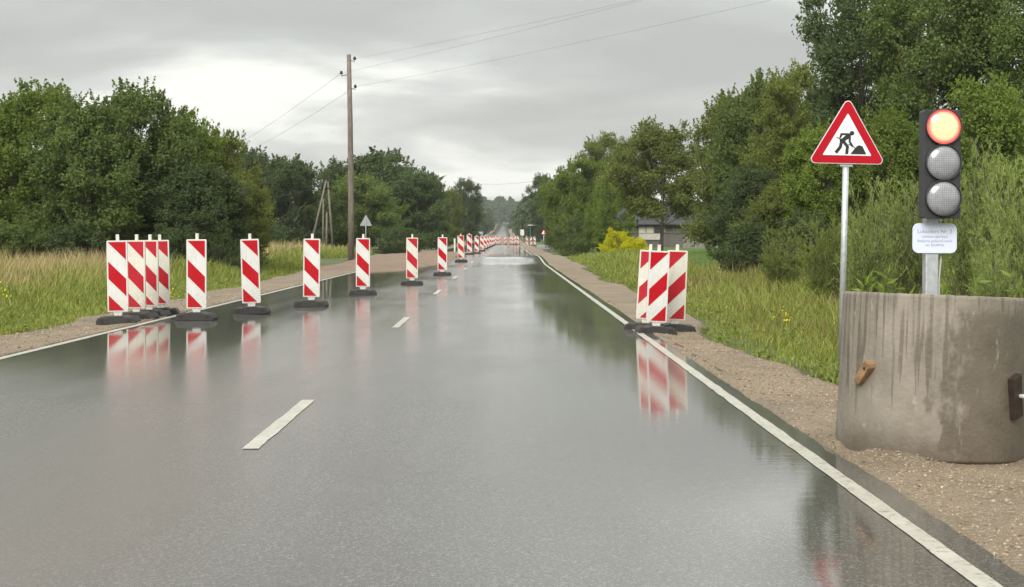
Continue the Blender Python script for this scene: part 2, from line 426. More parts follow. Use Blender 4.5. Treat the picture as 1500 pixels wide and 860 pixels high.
M['wire'] = simple('dark_wire', (.08, .085, .085), .5, .1, 5)
M['steel_dark'] = simple('rusty_dark_steel', (.035, .022, .016), .6, .4, 20, .3, .4)
M['rod'] = simple('bright_steel_rod', (.72, .76, .78), .3, .05, 20, .4)
M['wood_raw'] = simple('ochre_rusty_lug', (.27, .165, .085), .7, .45, 14, 0, .5)
M['board'] = bark_mat('grey_weathered_board', (.08, .076, .07), (.17, .16, .145))
M['board_dark'] = bark_mat('dark_weathered_board', (.06, .056, .052), (.15, .14, .13))
M['board_pale'] = bark_mat('pale_weathered_board', (.15, .14, .12), (.27, .25, .22))
M['roof'] = bark_mat('dark_roof_sheet', (.028, .028, .031), (.060, .060, .066))
M['shelter'] = simple('green_painted_metal', (.05, .20, .12), .5, .1, 6)
M['render_wall'] = simple('pale_render', (.45, .43, .38), .8, .1, 4)
M['car_white'] = simple('white_car_paint', (.75, .76, .76), .25, .03, 4)
M['car_blue'] = simple('grey_blue_car_paint', (.18, .22, .28), .25, .05, 4)
M['glass'] = simple('dark_window_glass', (.03, .035, .04), .08, .1, 4)
M['tyre'] = simple('tyre_rubber', (.02, .02, .02), .8, .1, 10)

# ------------------------------------------------------------------ terrain, road, shoulders
def grid_mesh(name, xs, ys, zfun, mat):
    xs = np.asarray(xs, float); ys = np.asarray(ys, float)
    gx, gy = np.meshgrid(xs, ys); V = np.stack([gx, gy, zfun(gx, gy)], -1).reshape(-1, 3)
    nx, ny = len(xs), len(ys); i = np.arange((nx-1)*(ny-1)); r = i // (nx-1); c = i % (nx-1)
    a = r*nx + c
    return np_mesh(name, V, np.stack([a, a+1, a+nx+1, a+nx], 1), mat, None, True)
def strip_mesh(name, ys, xa, xb, nseg, zfun, mat):      # strip between two wavy edges
    ys = np.asarray(ys, float); t = np.linspace(0, 1, nseg + 1)[None, :]
    gx = xa[:, None] * (1 - t) + xb[:, None] * t; gy = np.repeat(ys[:, None], nseg + 1, 1)
    V = np.stack([gx, gy, zfun(gx, gy)], -1).reshape(-1, 3)
    nx = nseg + 1; i = np.arange(nseg*(len(ys)-1)); a = (i // nseg)*nx + i % nseg
    return np_mesh(name, V, np.stack([a, a+1, a+nx+1, a+nx], 1), mat, None, True)
YS = np.concatenate([np.arange(-20, 60, .5), np.arange(60, 110, 1.0), np.arange(110, 260, 5), np.arange(260, 1000, 20), np.arange(1000, 3400, 100)])
gxs = np.concatenate([-np.geomspace(12, 1800, 40)[::-1], np.arange(-11.5, 12, .4), np.geomspace(12.4, 1800, 40)])
ground = obj('ground', grid_mesh('ground', gxs, YS, gz, M['ground'])); tag(ground, 'green roadside meadow ground stretching to the distant woods', None, None, 'structure')
ysr = np.concatenate([np.arange(-20, 30, .12), np.arange(30, 60, .5), np.arange(60, 110, .5), np.arange(110, 260, 5), np.arange(260, 1500, 15)])
def edge_wob(ys, s, amp, seed): return amp * (vnoise(ys, ys * 0 + 3, s, seed) - .5) + amp * .6 * (vnoise(ys, ys * 0 + 9, s / 4, seed + 1) - .5)
XRE = XR + .27 + edge_wob(ysr, .8, .03, 1); XLE = XL - .20 - edge_wob(ysr, .8, .07, 4)
road = obj('road', strip_mesh('road', ysr, XLE, XRE, 24, lambda x, y: zr(y), M['asphalt']))
tag(road, 'wet grey asphalt two lane road with mirror-like puddles', None, None, 'structure')
ysl = ysr[(ysr > -15) & (ysr < 900)]
def line_mesh(name, xc, ys, w):
    ys = np.asarray(ys, float)
    return strip_mesh(name, ys, xc - w/2 + edge_wob(ys, .3, .008, 2), xc + w/2 + edge_wob(ys, .3, .008, 7), 2, lambda x, y: zr(y) + .004, M['paint'])
o = obj('edge_line', line_mesh('edge_line_r', XR, ysl, .086)); tag(o, 'long white painted edge line along the gravel with the concrete ring', None, None, 'structure')
o = obj('edge_line', line_mesh('edge_line_l', XL, ysl[(ysl < 57)], .10)); tag(o, 'white painted edge line on the tall dry grass side', None, None, 'structure')
ordn = ['first', 'second', 'third', 'fourth', 'fifth', 'sixth', 'seventh', 'eighth', 'ninth', 'tenth', 'eleventh', 'twelfth', 'thirteenth', 'fourteenth', 'fifteenth', 'sixteenth', 'seventeenth', 'eighteenth', 'nineteenth', 'twentieth']
for k in range(9):
    y0 = 9.15 + 12.03 * k
    o = obj('lane_dash', line_mesh('lane_dash', -1.455, np.arange(y0, y0 + 2.86, .13), .095))
    tag(o, f'white centre line dash, {ordn[k]} one counted from the bottom of the picture', None, 'centre line dashes', 'structure')
# gravel shoulders: they overlap the asphalt edge a little and run out into the grass
ysg = np.concatenate([np.arange(-18, 7, .2), np.arange(7, 12, .06), np.arange(12, 60, .2), np.arange(60, 260, 2.5), np.arange(260, 900, 15)])
def shoulder_r_edge(y): return 2.72 + .5 * (vnoise(y, y*0+1, 5, 8) - .5) + .25 * (vnoise(y, y*0+2, 1.1, 9) - .5) + 1.1 * (1 - smooth(9.0, 14.5, y)) + .5 * smooth(25, 70, y)
def shoulder_l_edge(y): return -6.45 - .5 * (vnoise(y, y*0+1, 5, 28) - .5) - .25 * (vnoise(y, y*0+2, 1.1, 29) - .5) - .6 * smooth(26, 50, y)
SRI = lambda y: XR + .155 + edge_wob(y, .35, .03, 15) + edge_wob(y, 3, .04, 19)
SLI = lambda y: XL - .10 - edge_wob(y, .4, .04, 17)
def shoulder_z(x, y, t):        # t: 0 at the asphalt, 1 in the grass
    h = zr(y) + .008 - .035 * smooth(.0, .5, t) + .016 * (vnoise(x, y, .3, 12) - .5) * smooth(0, .1, t) + .03 * (vnoise(x, y, 1.4, 13) - .5) * smooth(.05, .3, t)
    dd = np.hypot(x - 2.444, y - 9.25)
    h = h + .055 * np.exp(-((dd - .50) / .13) ** 2) * smooth(.25, .75, vnoise(x, y, .22, 71)) * (1 - smooth(2.1, 2.8, x))
    outer = gz(x, y)
    h = np.maximum(h, outer + .012 * (1 - smooth(.9, 1, t)))
    a = smooth(.0, .025, t); b = smooth(.93, 1, t)
    return (zr(y) - .010) * (1 - a) + (h * (1 - b) + (outer - .03) * b) * a
tcol = lambda x: np.concatenate([[0, .012, .025, .05], np.linspace(.09, 1, x.shape[1] - 4)])[None, :] + 0 * x
def strip_t(name, ys, xa, xb, nseg, mat):
    ys = np.asarray(ys, float); gx0 = np.zeros((len(ys), nseg + 1)); t = tcol(gx0)
    gx = xa[:, None] * (1 - t) + xb[:, None] * t; gy = np.repeat(ys[:, None], nseg + 1, 1)
    V = np.stack([gx, gy, shoulder_z(gx, gy, t)], -1).reshape(-1, 3); nx = nseg + 1
    i = np.arange(nseg*(len(ys)-1)); a = (i // nseg)*nx + i % nseg
    q = np.stack([a, a+1, a+nx+1, a+nx], 1)
    return np_mesh(name, V, q if xb[0] > xa[0] else q[:, ::-1], mat, None, True)
o = obj('gravel_shoulder', strip_t('gravel_shoulder_r', ysg, SRI(ysg), shoulder_r_edge(ysg), 26, M['gravel']))
tag(o, 'sandy brown gravel shoulder under the concrete ring', None, None, 'structure')
o = obj('gravel_shoulder', strip_t('gravel_shoulder_l', ysg, SLI(ysg), shoulder_l_edge(ysg), 22, M['gravel']))
tag(o, 'gravel shoulder beside the tall dry grass', None, None, 'structure')
# bare soil where the far lane has been dug up
yss = np.arange(55.5, 118, .6)
def soil_z(x, y):
    t = np.linspace(0, 1, x.shape[1])[None, :] + 0*x
    e = smooth(0, .12, t) * (1 - smooth(.9, 1, t)) * smooth(55.5, 58, y) * (1 - smooth(108, 117, y))
    return zr(y) - .02 + e * (.04 + .10 * vnoise(x, y, 1.7, 21) + .05 * vnoise(x, y, .5, 22)) + np.where(x < -5.5, gz(x, y) - zr(y) + .045, 0)
o = obj('soil_patch', strip_mesh('soil_patch', yss, -6.9 - .9 * vnoise(yss, yss*0, 7, 31) + 3.2 * smooth(85, 116, yss), -3.5 + 1.1 * smooth(56, 72, yss) + .5 * (vnoise(yss, yss*0, 4, 33) - .5), 22, soil_z, M['soil']))
tag(o, 'dug up strip of reddish brown soil beside the row of beacons', None, None, 'structure')
# lawn in front of the wooden house
xs = np.linspace(6.0, 30, 30); ys = np.linspace(62, 134, 50)
o = obj('lawn', grid_mesh('lawn', xs, ys, lambda x, y: gz(x, y) + .02, M['lawn'])); tag(o, 'bright green mown lawn before the wooden house', None, None, 'structure')

# ------------------------------------------------------------------ red and white beacons
def clip(poly, a, b, c):        # keep a*x+b*z<=c
    out = []
    for i in range(len(poly)):
        p, q = poly[i], poly[(i+1) % len(poly)]
        dp = a*p[0]+b*p[1]-c; dq = a*q[0]+b*q[1]-c
        if dp <= 0: out.append(p)
        if dp * dq < 0:
            t = dp/(dp-dq); out.append((p[0]+(q[0]-p[0])*t, p[1]+(q[1]-p[1])*t))
    return out
PW, PH, PZ = .288, 1.00, .165
def make_beacon(mir, red, white):
    root = empty('beacon')
    b = MB()
    prof = [(-.27, .0), (.27, .0), (.275, .035), (.245, .095), (.14, .10), (.10, .115), (-.10, .115), (-.14, .10), (-.245, .095), (-.275, .035)]
    b.prism(prof, -.20, .20)
    bs_ = b.build('base', M['rubber'], root, False, .007, 2)
    for sx in (-1, 1):
        MB().box(sx*.185-.030, sx*.185+.030, -.2015, -.195, .030, .068).build('grip_slot', M['tyre'], bs_)
        MB().box(sx*.205-.022, sx*.205+.022, -.13, .13, .0945, .106).build('stacking_rib', M['rubber'], bs_, False, .003)
    m = MB(); m.prism([(-.05, .11), (.05, .11), (.075, PZ + .03), (-.075, PZ + .03)], -.012, .012)
    m.build('foot_tab', white, root, False, .003)
    m = MB(); m.box(-.022, .022, .021, .062, .10, PZ + PH + .085); m.build('post', M['white_warm'], root, False, .004)
    m = MB(); m.prism(rrect(PW, PH, .018, 4, 0, PZ + PH/2), -.02, .02)
    pan = m.build('panel', white, root, False, .003)
    iw, ih = PW - .042, PH - .042
    rect = [(-iw/2, 0), (iw/2, 0), (iw/2, ih), (-iw/2, ih)]
    for lo, hi in ((-1, .005), (.272, .515), (.745, 2)):
        # v = (ih - z) - (x + iw/2)
        pl = clip(rect, -1, -1, hi - ih + iw/2); pl = clip(pl, 1, 1, -(lo - ih + iw/2))
        pl = [(mir * p[0], p[1] + PZ + .021) for p in pl]
        if mir < 0: pl = pl[::-1]
        s = MB(); s.prism(pl, -.0225, -.0203); s.build('red_stripe', red, pan)
    return root
protos = {1: make_beacon(1, M['red'], M['white']), -1: make_beacon(-1, M['red'], M['white']), 2: make_beacon(1, M['red_faded'], M['white_warm']), -2: make_beacon(-1, M['red_faded'], M['white_warm'])}
used = set()
def beacon(kind, px, py, label, group, rz=0, lean=0, D=None, dz=0, tilt=0, sc=1):
    p = protos[kind]
    o = p if kind not in used else copy_tree(p)
    used.add(kind)
    z0 = dz
    if D is None: D = F * (EYE - z0) / (py - VY) + .22
    x = X(px, D); z = float(zr(D)) + dz
    o.location = (x, D, z); o.rotation_euler = (R(tilt), R(lean), R(rz)); o.scale = (sc, sc, sc)
    return tag(o, label, 'beacon', group)
G1 = 'beacons stacked on the grass side shoulder'
beacon(1, 173.5, 475.5, 'front beacon of the tight stack of four by the dry grass', G1, 2, -1.0, None, -.015)
beacon(2, 200, 469.5, 'second beacon of the stack of four, faded red stripes', G1, -9, -.6, None, -.015)
beacon(2, 219, 465.5, 'third beacon of the stack of four by the dry grass', G1, -10, -.3, None, -.015)
beacon(2, 236, 462.5, 'rearmost beacon of the stack of four by the dry grass', G1, 7, -1.2, None, -.015)
G2 = 'beacons in the taper row along the closed lane'
row = [(288, 470, 0, 0), (369, 460.5, 2, -1.8), (456, 450, -2, .6), (531.5, 432.5, 0, .3), (603.5, 418, 1, .3), (648, 404, -1, .2)]
desc = ['beacon standing alone beside the edge line, next to the stack of four', 'leaning beacon between the edge line and the utility pole, second of the row',
        'beacon standing in the puddle before the two-legged pole', 'beacon in front of the tall utility pole', 'beacon standing beside the start of the dug up soil', 'sixth beacon of the row, beside the second dash of the centre line']
desc[5] = 'sixth beacon of the row, last one before the distant cluster'
for i, (px, py, rz, ln) in enumerate(row): beacon(2 if i == 4 else 1, px, py, desc[i], G2, rz, ln)
far = [(675.6, 71), (688, 92), (698.5, 107), (706, 124), (711, 141), (715, 158), (718.5, 172), (721, 186), (723, 200)]
for i, (px, D) in enumerate(far):
    beacon(1 if i % 3 else 2, px, 0, f'{ordn[i+6]} beacon of the long row along the closed lane', G2, random.uniform(-6, 6), random.uniform(-1.5, 1.5), D)
G3 = 'beacons stacked on the ring side shoulder'
beacon(-2, 945, 486, 'rear beacon of three on the gravel, mostly hidden by its neighbour', G3, -16, 3.6, None, -.02, 0, .90)
beacon(-1, 960.5, 491, 'front beacon of the stack of three on the gravel', G3, 3, 2.6, None, -.02, 0, .90)
beacon(-2, 988, 487.5, 'faded beacon of the stack of three nearest the grass verge', G3, 5, 2.4, None, -.02, 0, .90)
G4 = 'beacons closing the road ahead'
for i, (px, k, D) in enumerate([(727, 1, 214), (731.5, -1, 214), (740, -1, 216), (749.5, 1, 217), (754, -1, 217), (758.5, 1, 216)]):
    beacon(k, px, 0, f'{ordn[i]} tiny beacon from the left in the row across the road ahead', G4, random.uniform(-8, 8), random.uniform(-2, 2), D)
for i, (px, D) in enumerate([(772, 205), (778.5, 202), (783.5, 207)]):
    beacon(-1 if i % 2 else 1, px, 0, f'{ordn[i]} tiny beacon from the left on the verge below the green shelter', 'beacons on the far verge', random.uniform(-25, 25), random.uniform(-4, 4), D, -.12)
m = MB()
for k in range(60):
    a = random.uniform(-3.4, 2.2); 
soilv = strip_mesh('soil_heap', np.linspace(219, 236, 30), np.full(30, -3.6), np.full(30, 2.4), 30,
    lambda x, y: zr(y) - .02 + np.sin(np.clip((y - 219) / 17, 0, 1) * math.pi) ** .6 * smooth(-3.6, -2.4, x) * (1 - smooth(1.5, 2.4, x)) * (.55 + .5 * vnoise(x, y, 1.5, 41) + .25 * vnoise(x, y, .5, 42)), M['soil'])
tag(obj('soil_heap', soilv), 'low heap of brown soil closing the road behind the far beacons', 'soil heap')

# ------------------------------------------------------------------ concrete ring with brackets
ring_c = Vector((2.444, 9.25, 0)); RR, RH = .53, .885
ring = empty('concrete_ring', (ring_c.x, ring_c.y, -.040), (R(-2.0), R(2.4), 0)); tag(ring, 'large weathered concrete well ring with dark rain streaks on the gravel', 'concrete ring')
H = RH + .03
prof = [(RR-.004, 0), (RR+.003, .02), (RR-.008, H*.35), (RR-.012, H*.7), (RR-.014, H-.02), (RR-.017, H-.004), (RR-.024, H), (RR-.085, H), (RR-.095, H-.012), (RR-.09, .3), (RR-.08, 0)]
w = MB().lathe(prof, 160, True)
wv = np.array(w.v); ang = np.arctan2(wv[:, 1], wv[:, 0])
for i in range(len(wv)):       # slightly uneven casting
    a, z = ang[i], wv[i, 2]
    d = .006 * math.sin(3*a+1) + .004 * math.sin(11*a + z*3) + (.006 * (float(vnoise(a*9, z*4, .5, 3)) - .5))
    wv[i, 0] += d * math.cos(a); wv[i, 1] += d * math.sin(a)
    if z > H * .9: wv[i, 2] += .006 * (float(vnoise(a*12, 0, .6, 8)) - .5)
w.v = [tuple(q) for q in wv]
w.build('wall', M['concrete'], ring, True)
MB().lathe([(0.0, .74), (.2, .72), (.35, .68), (RR-.085, .64)], 48).build('sand_fill', M['gravel'], ring, True)
def on_ring(a_deg, z, off=0):
    a = R(a_deg); r = RR - .015 + off
    return (r*math.cos(a), r*math.sin(a), z)
# two lifting lugs set in the wall: an ochre slanted one and a dark one with a bright rod through it
a1 = 212
m = MB(); m.prism([(-.026, -.085), (.022, -.075), (.030, .062), (.016, .080), (-.020, .076)], -.030, .03)
peg = m.build('lifting_lug', M['wood_raw'], ring, False, .005, 2, on_ring(a1, .465, .012), (R(8), R(40), R(a1 + 90)))
peg['label'] = 'ochre brown slanted lug'
MB().prism(circ(.008, 12, .006, .040), -.0335, -.0303).build('bolt_hole', M['black'], peg)
a2 = 314
m = MB(); m.prism([(-.030, -.130), (.055, -.105), (.025, .130), (-.060, .095)], -.030, .02)
lug = m.build('lifting_lug', M['steel_dark'], ring, False, .004, 2, on_ring(a2, .37, .004), (0, 0, R(a2 + 90)))
lug['label'] = 'dark slanted steel lug'
p0 = Vector(on_ring(a2, .375, .01)); p1 = p0 + Vector((.34, -.16, -.012))
MB().tube([p0, p0 + (p1-p0)*.2, p1], [.009, .017, .020], 12).build('lifting_rod', M['rod'], ring, True)

# ------------------------------------------------------------------ traffic light
TD = 9.30
tl = empty('traffic_light', (X(1362, TD), TD, .55)); tag(tl, 'temporary traffic light with its red lamp lit, standing in the concrete ring', 'traffic light')
tl.rotation_euler = (0, R(.3), R(1.5))
s = TD / F
def tz(py): return EYE - (py - VY) * s - .55
def tx(px): return (px - 1362) * s
MB().box(-.037, .037, -.037, .037, -.10, tz(318)).build('pole', M['galv'], tl, False, .006)
hw, hh = 54 * s, 157 * s; hc = (tz(163) + tz(321)) / 2; hx = tx(1368.5)
m = MB(); m.prism(rrect(hw, hh, .012, 3, hx, hc), -.135, -.037)
hou = m.build('housing', M['housing'], tl, False, .004)
for (py, mk) in ((188, 'lens_lit'), (239.5, 'lens_off'), (291, 'lens_off')):
    cz = tz(py); lx = hx + (1370 - 1368.5) * s
    m = MB().lathe([(.1015, .0), (.1045, .004), (.1045, .020), (.101, .024), (.0985, .018), (.0985, .0)], 40, True)
    m.v = [(v[0], -v[2], v[1]) for v in m.v]
    bz = m.build('lens_bezel', M['housing'] , hou, True, 0, 2, (lx, -.1355, cz))
    m = MB().lathe([(0.0001, .034), (.03, .033), (.06, .028), (.082, .019), (.098, .006)], 40)
    m.v = [(v[0], -v[2], v[1]) for v in m.v]
    ln = m.build('lens', M[mk], hou, True, 0, 2, (lx, -.1355, cz))
    if mk == 'lens_lit': ln['label'] = 'glowing orange red lamp at the top'
pw, ph = 65 * s, 43.5 * s; pcx, pcz = tx(1365), tz(349)
plate = MB().prism(rrect(pw, ph, .035, 6, pcx, pcz), -.046, -.040).build('information_plate', M['plate'], tl, False, .0015)
plate['label'] = 'white rounded plate with four lines of grey print'
for txt, py, size in (('Luksofors Nr. 2', 341.6, .0315), ('satiksmes regul\u0113\u0161anai', 348, .0175), ('Boj\u0101juma gad\u012bjum\u0101 zvan\u012bt', 354.5, .0195), ('tel. 26538756', 360.6, .0195)):
    cu = bpy.data.curves.new('lettering', 'FONT'); cu.body = txt; cu.size = size; cu.align_x = 'CENTER'; cu.extrude = .0002
    cu.materials.append(M['ink'])
    tmp = bpy.data.objects.new('lettering_outline', cu); COL.objects.link(tmp)
    me = bpy.data.meshes.new_from_object(tmp.evaluated_get(bpy.context.evaluated_depsgraph_get())); bpy.data.objects.remove(tmp)
    t = obj('lettering', me, plate)
    t.location = (pcx, -.0465, tz(py)); t.rotation_euler = (R(90), 0, 0)
cab = [Vector((.050, .01, tz(316))), Vector((.058, .0, tz(335))), Vector((.060, -.005, tz(380))), Vector((.045, -.02, tz(410))), Vector((.046, -.02, tz(435))), Vector((.06, 0, .0))]
MB().tube(cab, .006, 6).build('cable', M['cable'], tl, True)

# ------------------------------------------------------------------ road works sign
SD = 15.5; q = SD / F
sg = empty('road_works_sign', (X(1231.5, SD), SD, gzf(X(1231, SD), SD) - .05)); tag(sg, 'red bordered triangular road works sign on a thin galvanised post', 'road sign')
sg.rotation_euler = (0, R(1.35), R(-2))
sbz = sg.location.z
top = EYE - (150 - VY) * q - sbz
MB().tube([(0, 0, 0), (0, 0, top - .12)], .030, 16).build('post', M['galv'], sg, True)
# outline in the pixel frame of the sign (origin: middle of the lower edge)
def spt(u, v): return ((u - 445) / 7.17 * q, (765 - v) / 7.17 * q + (EYE - (240 - VY) * q - sbz))
def round_tri(P, r, n=6):
    out = []; k = len(P)
    for i in range(k):
        p = Vector(P[i]); a = (Vector(P[i-1]) - p).normalized(); b = (Vector(P[(i+1) % k]) - p).normalized()
        half = a.angle(b) / 2; t = r / math.tan(half); c = p + (a + b).normalized() * (r / math.sin(half))
        s0 = p + a * t - c; s1 = p + b * t - c; ang = s0.angle_signed(s1)
        for j in range(n + 1):
            th = -ang * j / n
            out.append((c.x + s0.x*math.cos(th) - s0.y*math.sin(th), c.y + s0.x*math.sin(th) + s0.y*math.cos(th)))
    return out
tri = [spt(36, 768), spt(852, 768), spt(444, 60)]
cen = Vector(((tri[0][0]+tri[1][0]+tri[2][0])/3, (tri[0][1]+tri[1][1]+tri[2][1])/3))
def scale_tri(f): return [tuple(cen + (Vector(p) - cen) * f) for p in tri]
m = MB().prism(round_tri(tri, .042), -.052, -.036); pl = m.build('plate', M['white'], sg, False, .002)
m = MB().prism(round_tri(scale_tri(.965), .036), -.0545, -.0522); m.build('red_border', M['signred'], pl)
m = MB().prism(round_tri(scale_tri(.625), .006, 2), -.057, -.0548); fld = m.build('white_field', M['signwhite'], pl)
pic = MB(); dep = [-.0575]
def stroke(pts, wd):
    for i in range(len(pts)-1):
        a, b = Vector(pts[i]), Vector(pts[i+1]); d = (b-a).normalized(); nn = Vector((-d.y, d.x)) * wd/2
        poly = [a+nn-d*wd*.2, a-nn-d*wd*.2, b-nn+d*wd*.2, b+nn+d*wd*.2]
        pic.flat([spt(*p) for p in poly], dep[0]); dep[0] -= .00025
def blob(pts): pic.flat([spt(*p) for p in pts], dep[0]); dep[0] -= .00025
blob([(490+24*math.cos(k*.4488), 446+24*math.sin(k*.4488)) for k in range(14)])
blob([(372, 448), (462, 446), (482, 468), (470, 500), (430, 520), (418, 545), (366, 540), (362, 512), (392, 500), (425, 468), (392, 470), (376, 500), (358, 500)])
stroke([(470, 470), (468, 535), (500, 584)], 22)
stroke([(332, 494), (380, 512)], 9); stroke([(455, 560), (528, 600)], 8)
stroke([(385, 525), (372, 592), (330, 648)], 33); stroke([(398, 530), (446, 585), (440, 656)], 31)
stroke([(428, 657), (446, 657)], 16)
blob([(478, 664), (510, 622), (545, 580), (568, 570), (604, 582), (622, 622), (644, 664)])
pic.build('worker_pictogram', M['black'], fld)
m = MB()
for zz in (top - .60, top - .30): m.box(-.06, .06, -.036, -.028, zz - .02, zz + .02)
m.build('clamp', M['galv'], sg)

# ------------------------------------------------------------------ poles and wires
PD = 73.0
pole = empty('utility_pole', (X(514.5, PD), PD, gzf(X(514.5, PD), PD) - .1)); tag(pole, 'tall wooden utility pole with three insulators rising above the treetops', 'utility pole')
pz = pole.location.z; ptop = EYE - (80 - VY) / F * PD - pz
k = PD / F
def pp(px, py): return Vector(((px - 514.5) * k, 0, EYE - (py - VY) * k - pz))
pth = [Vector((0, 0, 0)), pp(514.3, 300), pp(513, 180), pp(511, 80)]
MB().tube(pth, [.15, .135, .118, .098], 12).build('mast', M['pole_wood'], pole, True)
ins = []
for (px, py) in ((519.5, 86), (500, 107), (520.5, 127)):
    c = pp(px, py); sgn = 1 if px > 512 else -1
    mast = Vector((pp(511 + (py-80)*.016, py).x, 0, c.z))
    m = MB().tube([mast - Vector((0, 0, .07)), Vector((c.x, 0, c.z - .12)), c], .018, 6)
    br = m.build('insulator_hook', M['steel_dark'], pole, True)
    m = MB().lathe([(.0001, .10), (.05, .09), (.055, .04), (.075, .0), (.06, -.05), (.02, -.06)], 12)
    m.build('insulator_cup', M['black'], br, True, 0, 2, c)
    ins.append(Vector((pole.location.x, pole.location.y, pz)) + c)
def wire(a, b, sag, label, rad=.013, n=26):
    a, b = Vector(a), Vector(b)
    pts = [a.lerp(b, t/n) - Vector((0, 0, 4*sag*(t/n)*(1-t/n))) for t in range(n+1)]
    m = MB().tube([p - a for p in pts], rad, 5); o = m.build('overhead_wire', M['wire'], None, True, 0, 2, a)
    return tag(o, label, 'wire', 'overhead wires')
wire(ins[0], at(1745, -199, 35), .22, 'topmost wire running from the utility pole across the road', .0035)
wire(ins[1], at(1773, -230, 35), .22, 'middle wire running from the utility pole across the road', .0035)
wire(ins[2], at(1790, -158, 35), .22, 'lowest wire running from the utility pole across the road', .0035)
wire(ins[1], at(300, 238, 150), .3, 'upper wire dropping from the utility pole behind the trees', .006)
wire(ins[2], at(330, 236, 150), .3, 'lower wire dropping from the utility pole behind the trees', .006)
# two-legged pole with two thin stays behind it
AD = 112.0
apx = at(478.5, 264, AD); bz = gzf(X(470, AD), AD)
ap = empty('two_legged_pole', (apx.x, AD, bz)); tag(ap, 'wooden two-legged pole standing before the dark trees', 'utility pole')
MB().tube([(X(452, AD) - apx.x, 0, -.2), (-.03, 0, apx.z - bz)], [.085, .06], 10).build('leg', M['pole_wood'], ap, True)
MB().tube([(X(488, AD) - apx.x, .3, -.2), (.06, .15, apx.z - bz - .1)], [.085, .06], 10).build('leg', M['pole_wood'], ap, True)
MB().tube([(-.3, .08, apx.z - bz - .55), (.3, .08, apx.z - bz - .55)], .03, 6).build('cross_bolt', M['steel_dark'], ap, True)
for px, py, dd in ((473, 291, 1.2), (478, 311, -.8)):
    t = at(px, py, AD + dd); g = gzf(t.x, AD + dd)
    o = MB().tube([(0, 0, -.2), (.03, 0, t.z - g)], [.07, .055], 8).build('fence_post', M['pole_wood'], None, True, 0, 2, (t.x, AD + dd, g))
    tag(o, ('taller' if py == 291 else 'shorter') + ' thin grey post between the legs of the two-legged pole', 'post', 'thin posts')
wire(apx - Vector((0, 0, .2)), at(362, 292, 122), .3, 'thin wire leaving the two-legged pole towards the dark trees', .008)
wire(at(688, 269, 250), at(800, 263, 250), .35, 'faint distant wire crossing above the far end of the road', .016)

# small sign seen from behind, delineator post
BD = 92.0
bs = empty('roadside_sign', (X(536, BD), BD, gzf(X(536, BD), BD))); tag(bs, 'grey back of a triangular sign beside the utility pole', 'road sign')
zb = EYE - (331 - VY)/F*BD - bs.location.z
MB().prism(round_tri([(-.36, zb), (.36, zb), (0, zb + .66)], .04), -.01, .01).build('plate', M['alu_back'], bs, False, .002)
MB().tube([(0, -.035, -.2), (0, -.035, zb + .45)], .025, 8).build('post', M['alu_back'], bs, True)
dp = MB().prism(rrect(.11, 1.15, .02, 3, 0, .5), -.03, .03).build('delineator_post', M['white'], None, False, .005, 2, (X(666, 112), 112, gzf(X(666, 112), 112)))
tag(dp, 'slim white marker post beside the distant dug up soil', 'marker post')

# ------------------------------------------------------------------ wooden house
HD = 135.0; hx0, hx1 = X(915, HD), X(1072, HD)
hz = EYE - (363 - VY)/F*HD
hs = empty('wooden_house', (hx0, HD, hz)); tag(hs, 'grey weathered wooden house with a dark roof, half hidden behind trees', 'house')
hl = hx1 - hx0; hh_, hdep = (363 - 328)/F*HD, 6.0; band = (363 - 341)/F*HD
MB().box(.05, hl - .05, .06, hdep, -.5, hh_).build('wall', M['board_dark'], hs)
nb_ = 34; bw = hl / nb_
vb = [MB().box(.008, bw - .008, 0, .05, band + .04, hh_).mesh('board', mm) for mm in (M['board'], M['board_dark'], M['board_pale'])]
for i in range(nb_): obj('board', vb[random.choice([0, 0, 1, 1, 2])], hs, (i*bw, random.uniform(-.012, .012), 0))
nh = 7; bh = (band + .25) / nh
hb = [MB().box(0, hl, 0, .055, .008, bh - .008).mesh('plank', mm) for mm in (M['board'], M['board_pale'])]
for i in range(nh): obj('plank', hb[random.choice([0, 0, 1])], hs, (0, random.uniform(-.012, .012), -.25 + i*bh))
MB().box(-.02, hl + .02, -.06, .02, band - .05, band + .05).build('ledger_beam', M['board_dark'], hs)
wx0, wx1 = X(935, HD) - hx0, X(969, HD) - hx0; wz0, wz1 = (363-352)/F*HD, (363-331)/F*HD
win = MB().box(wx0, wx1, -.09, -.02, wz0, wz1).build('window', M['board_pale'], hs)
mid = (wz0 * .55 + wz1 * .45); ww = (wx1 - wx0)/3
for i in range(3): MB().box(wx0 + i*ww + .05, wx0 + (i+1)*ww - .05, -.10, -.094, mid + .06, wz1 - .05).build('pane', M['glass' if i == 2 else 'render_wall'], win)
MB().box(wx0 + .06, wx1 - .06, -.11, -.092, wz0 + .05, mid).build('shutter', M['render_wall'], win)
rf = MB(); rz = 1.9
rf.add([(-.5, -.5, hh_ - .12), (hl + .5, -.5, hh_ - .12), (hl + .5, hdep/2, hh_ + rz), (-.5, hdep/2, hh_ + rz), (-.5, hdep + .5, hh_ - .12), (hl + .5, hdep + .5, hh_ - .12)],
       [(0, 1, 2, 3), (3, 2, 5, 4), (0, 3, 4), (1, 5, 2)])
roof = rf.build('roof', M['roof'], hs)
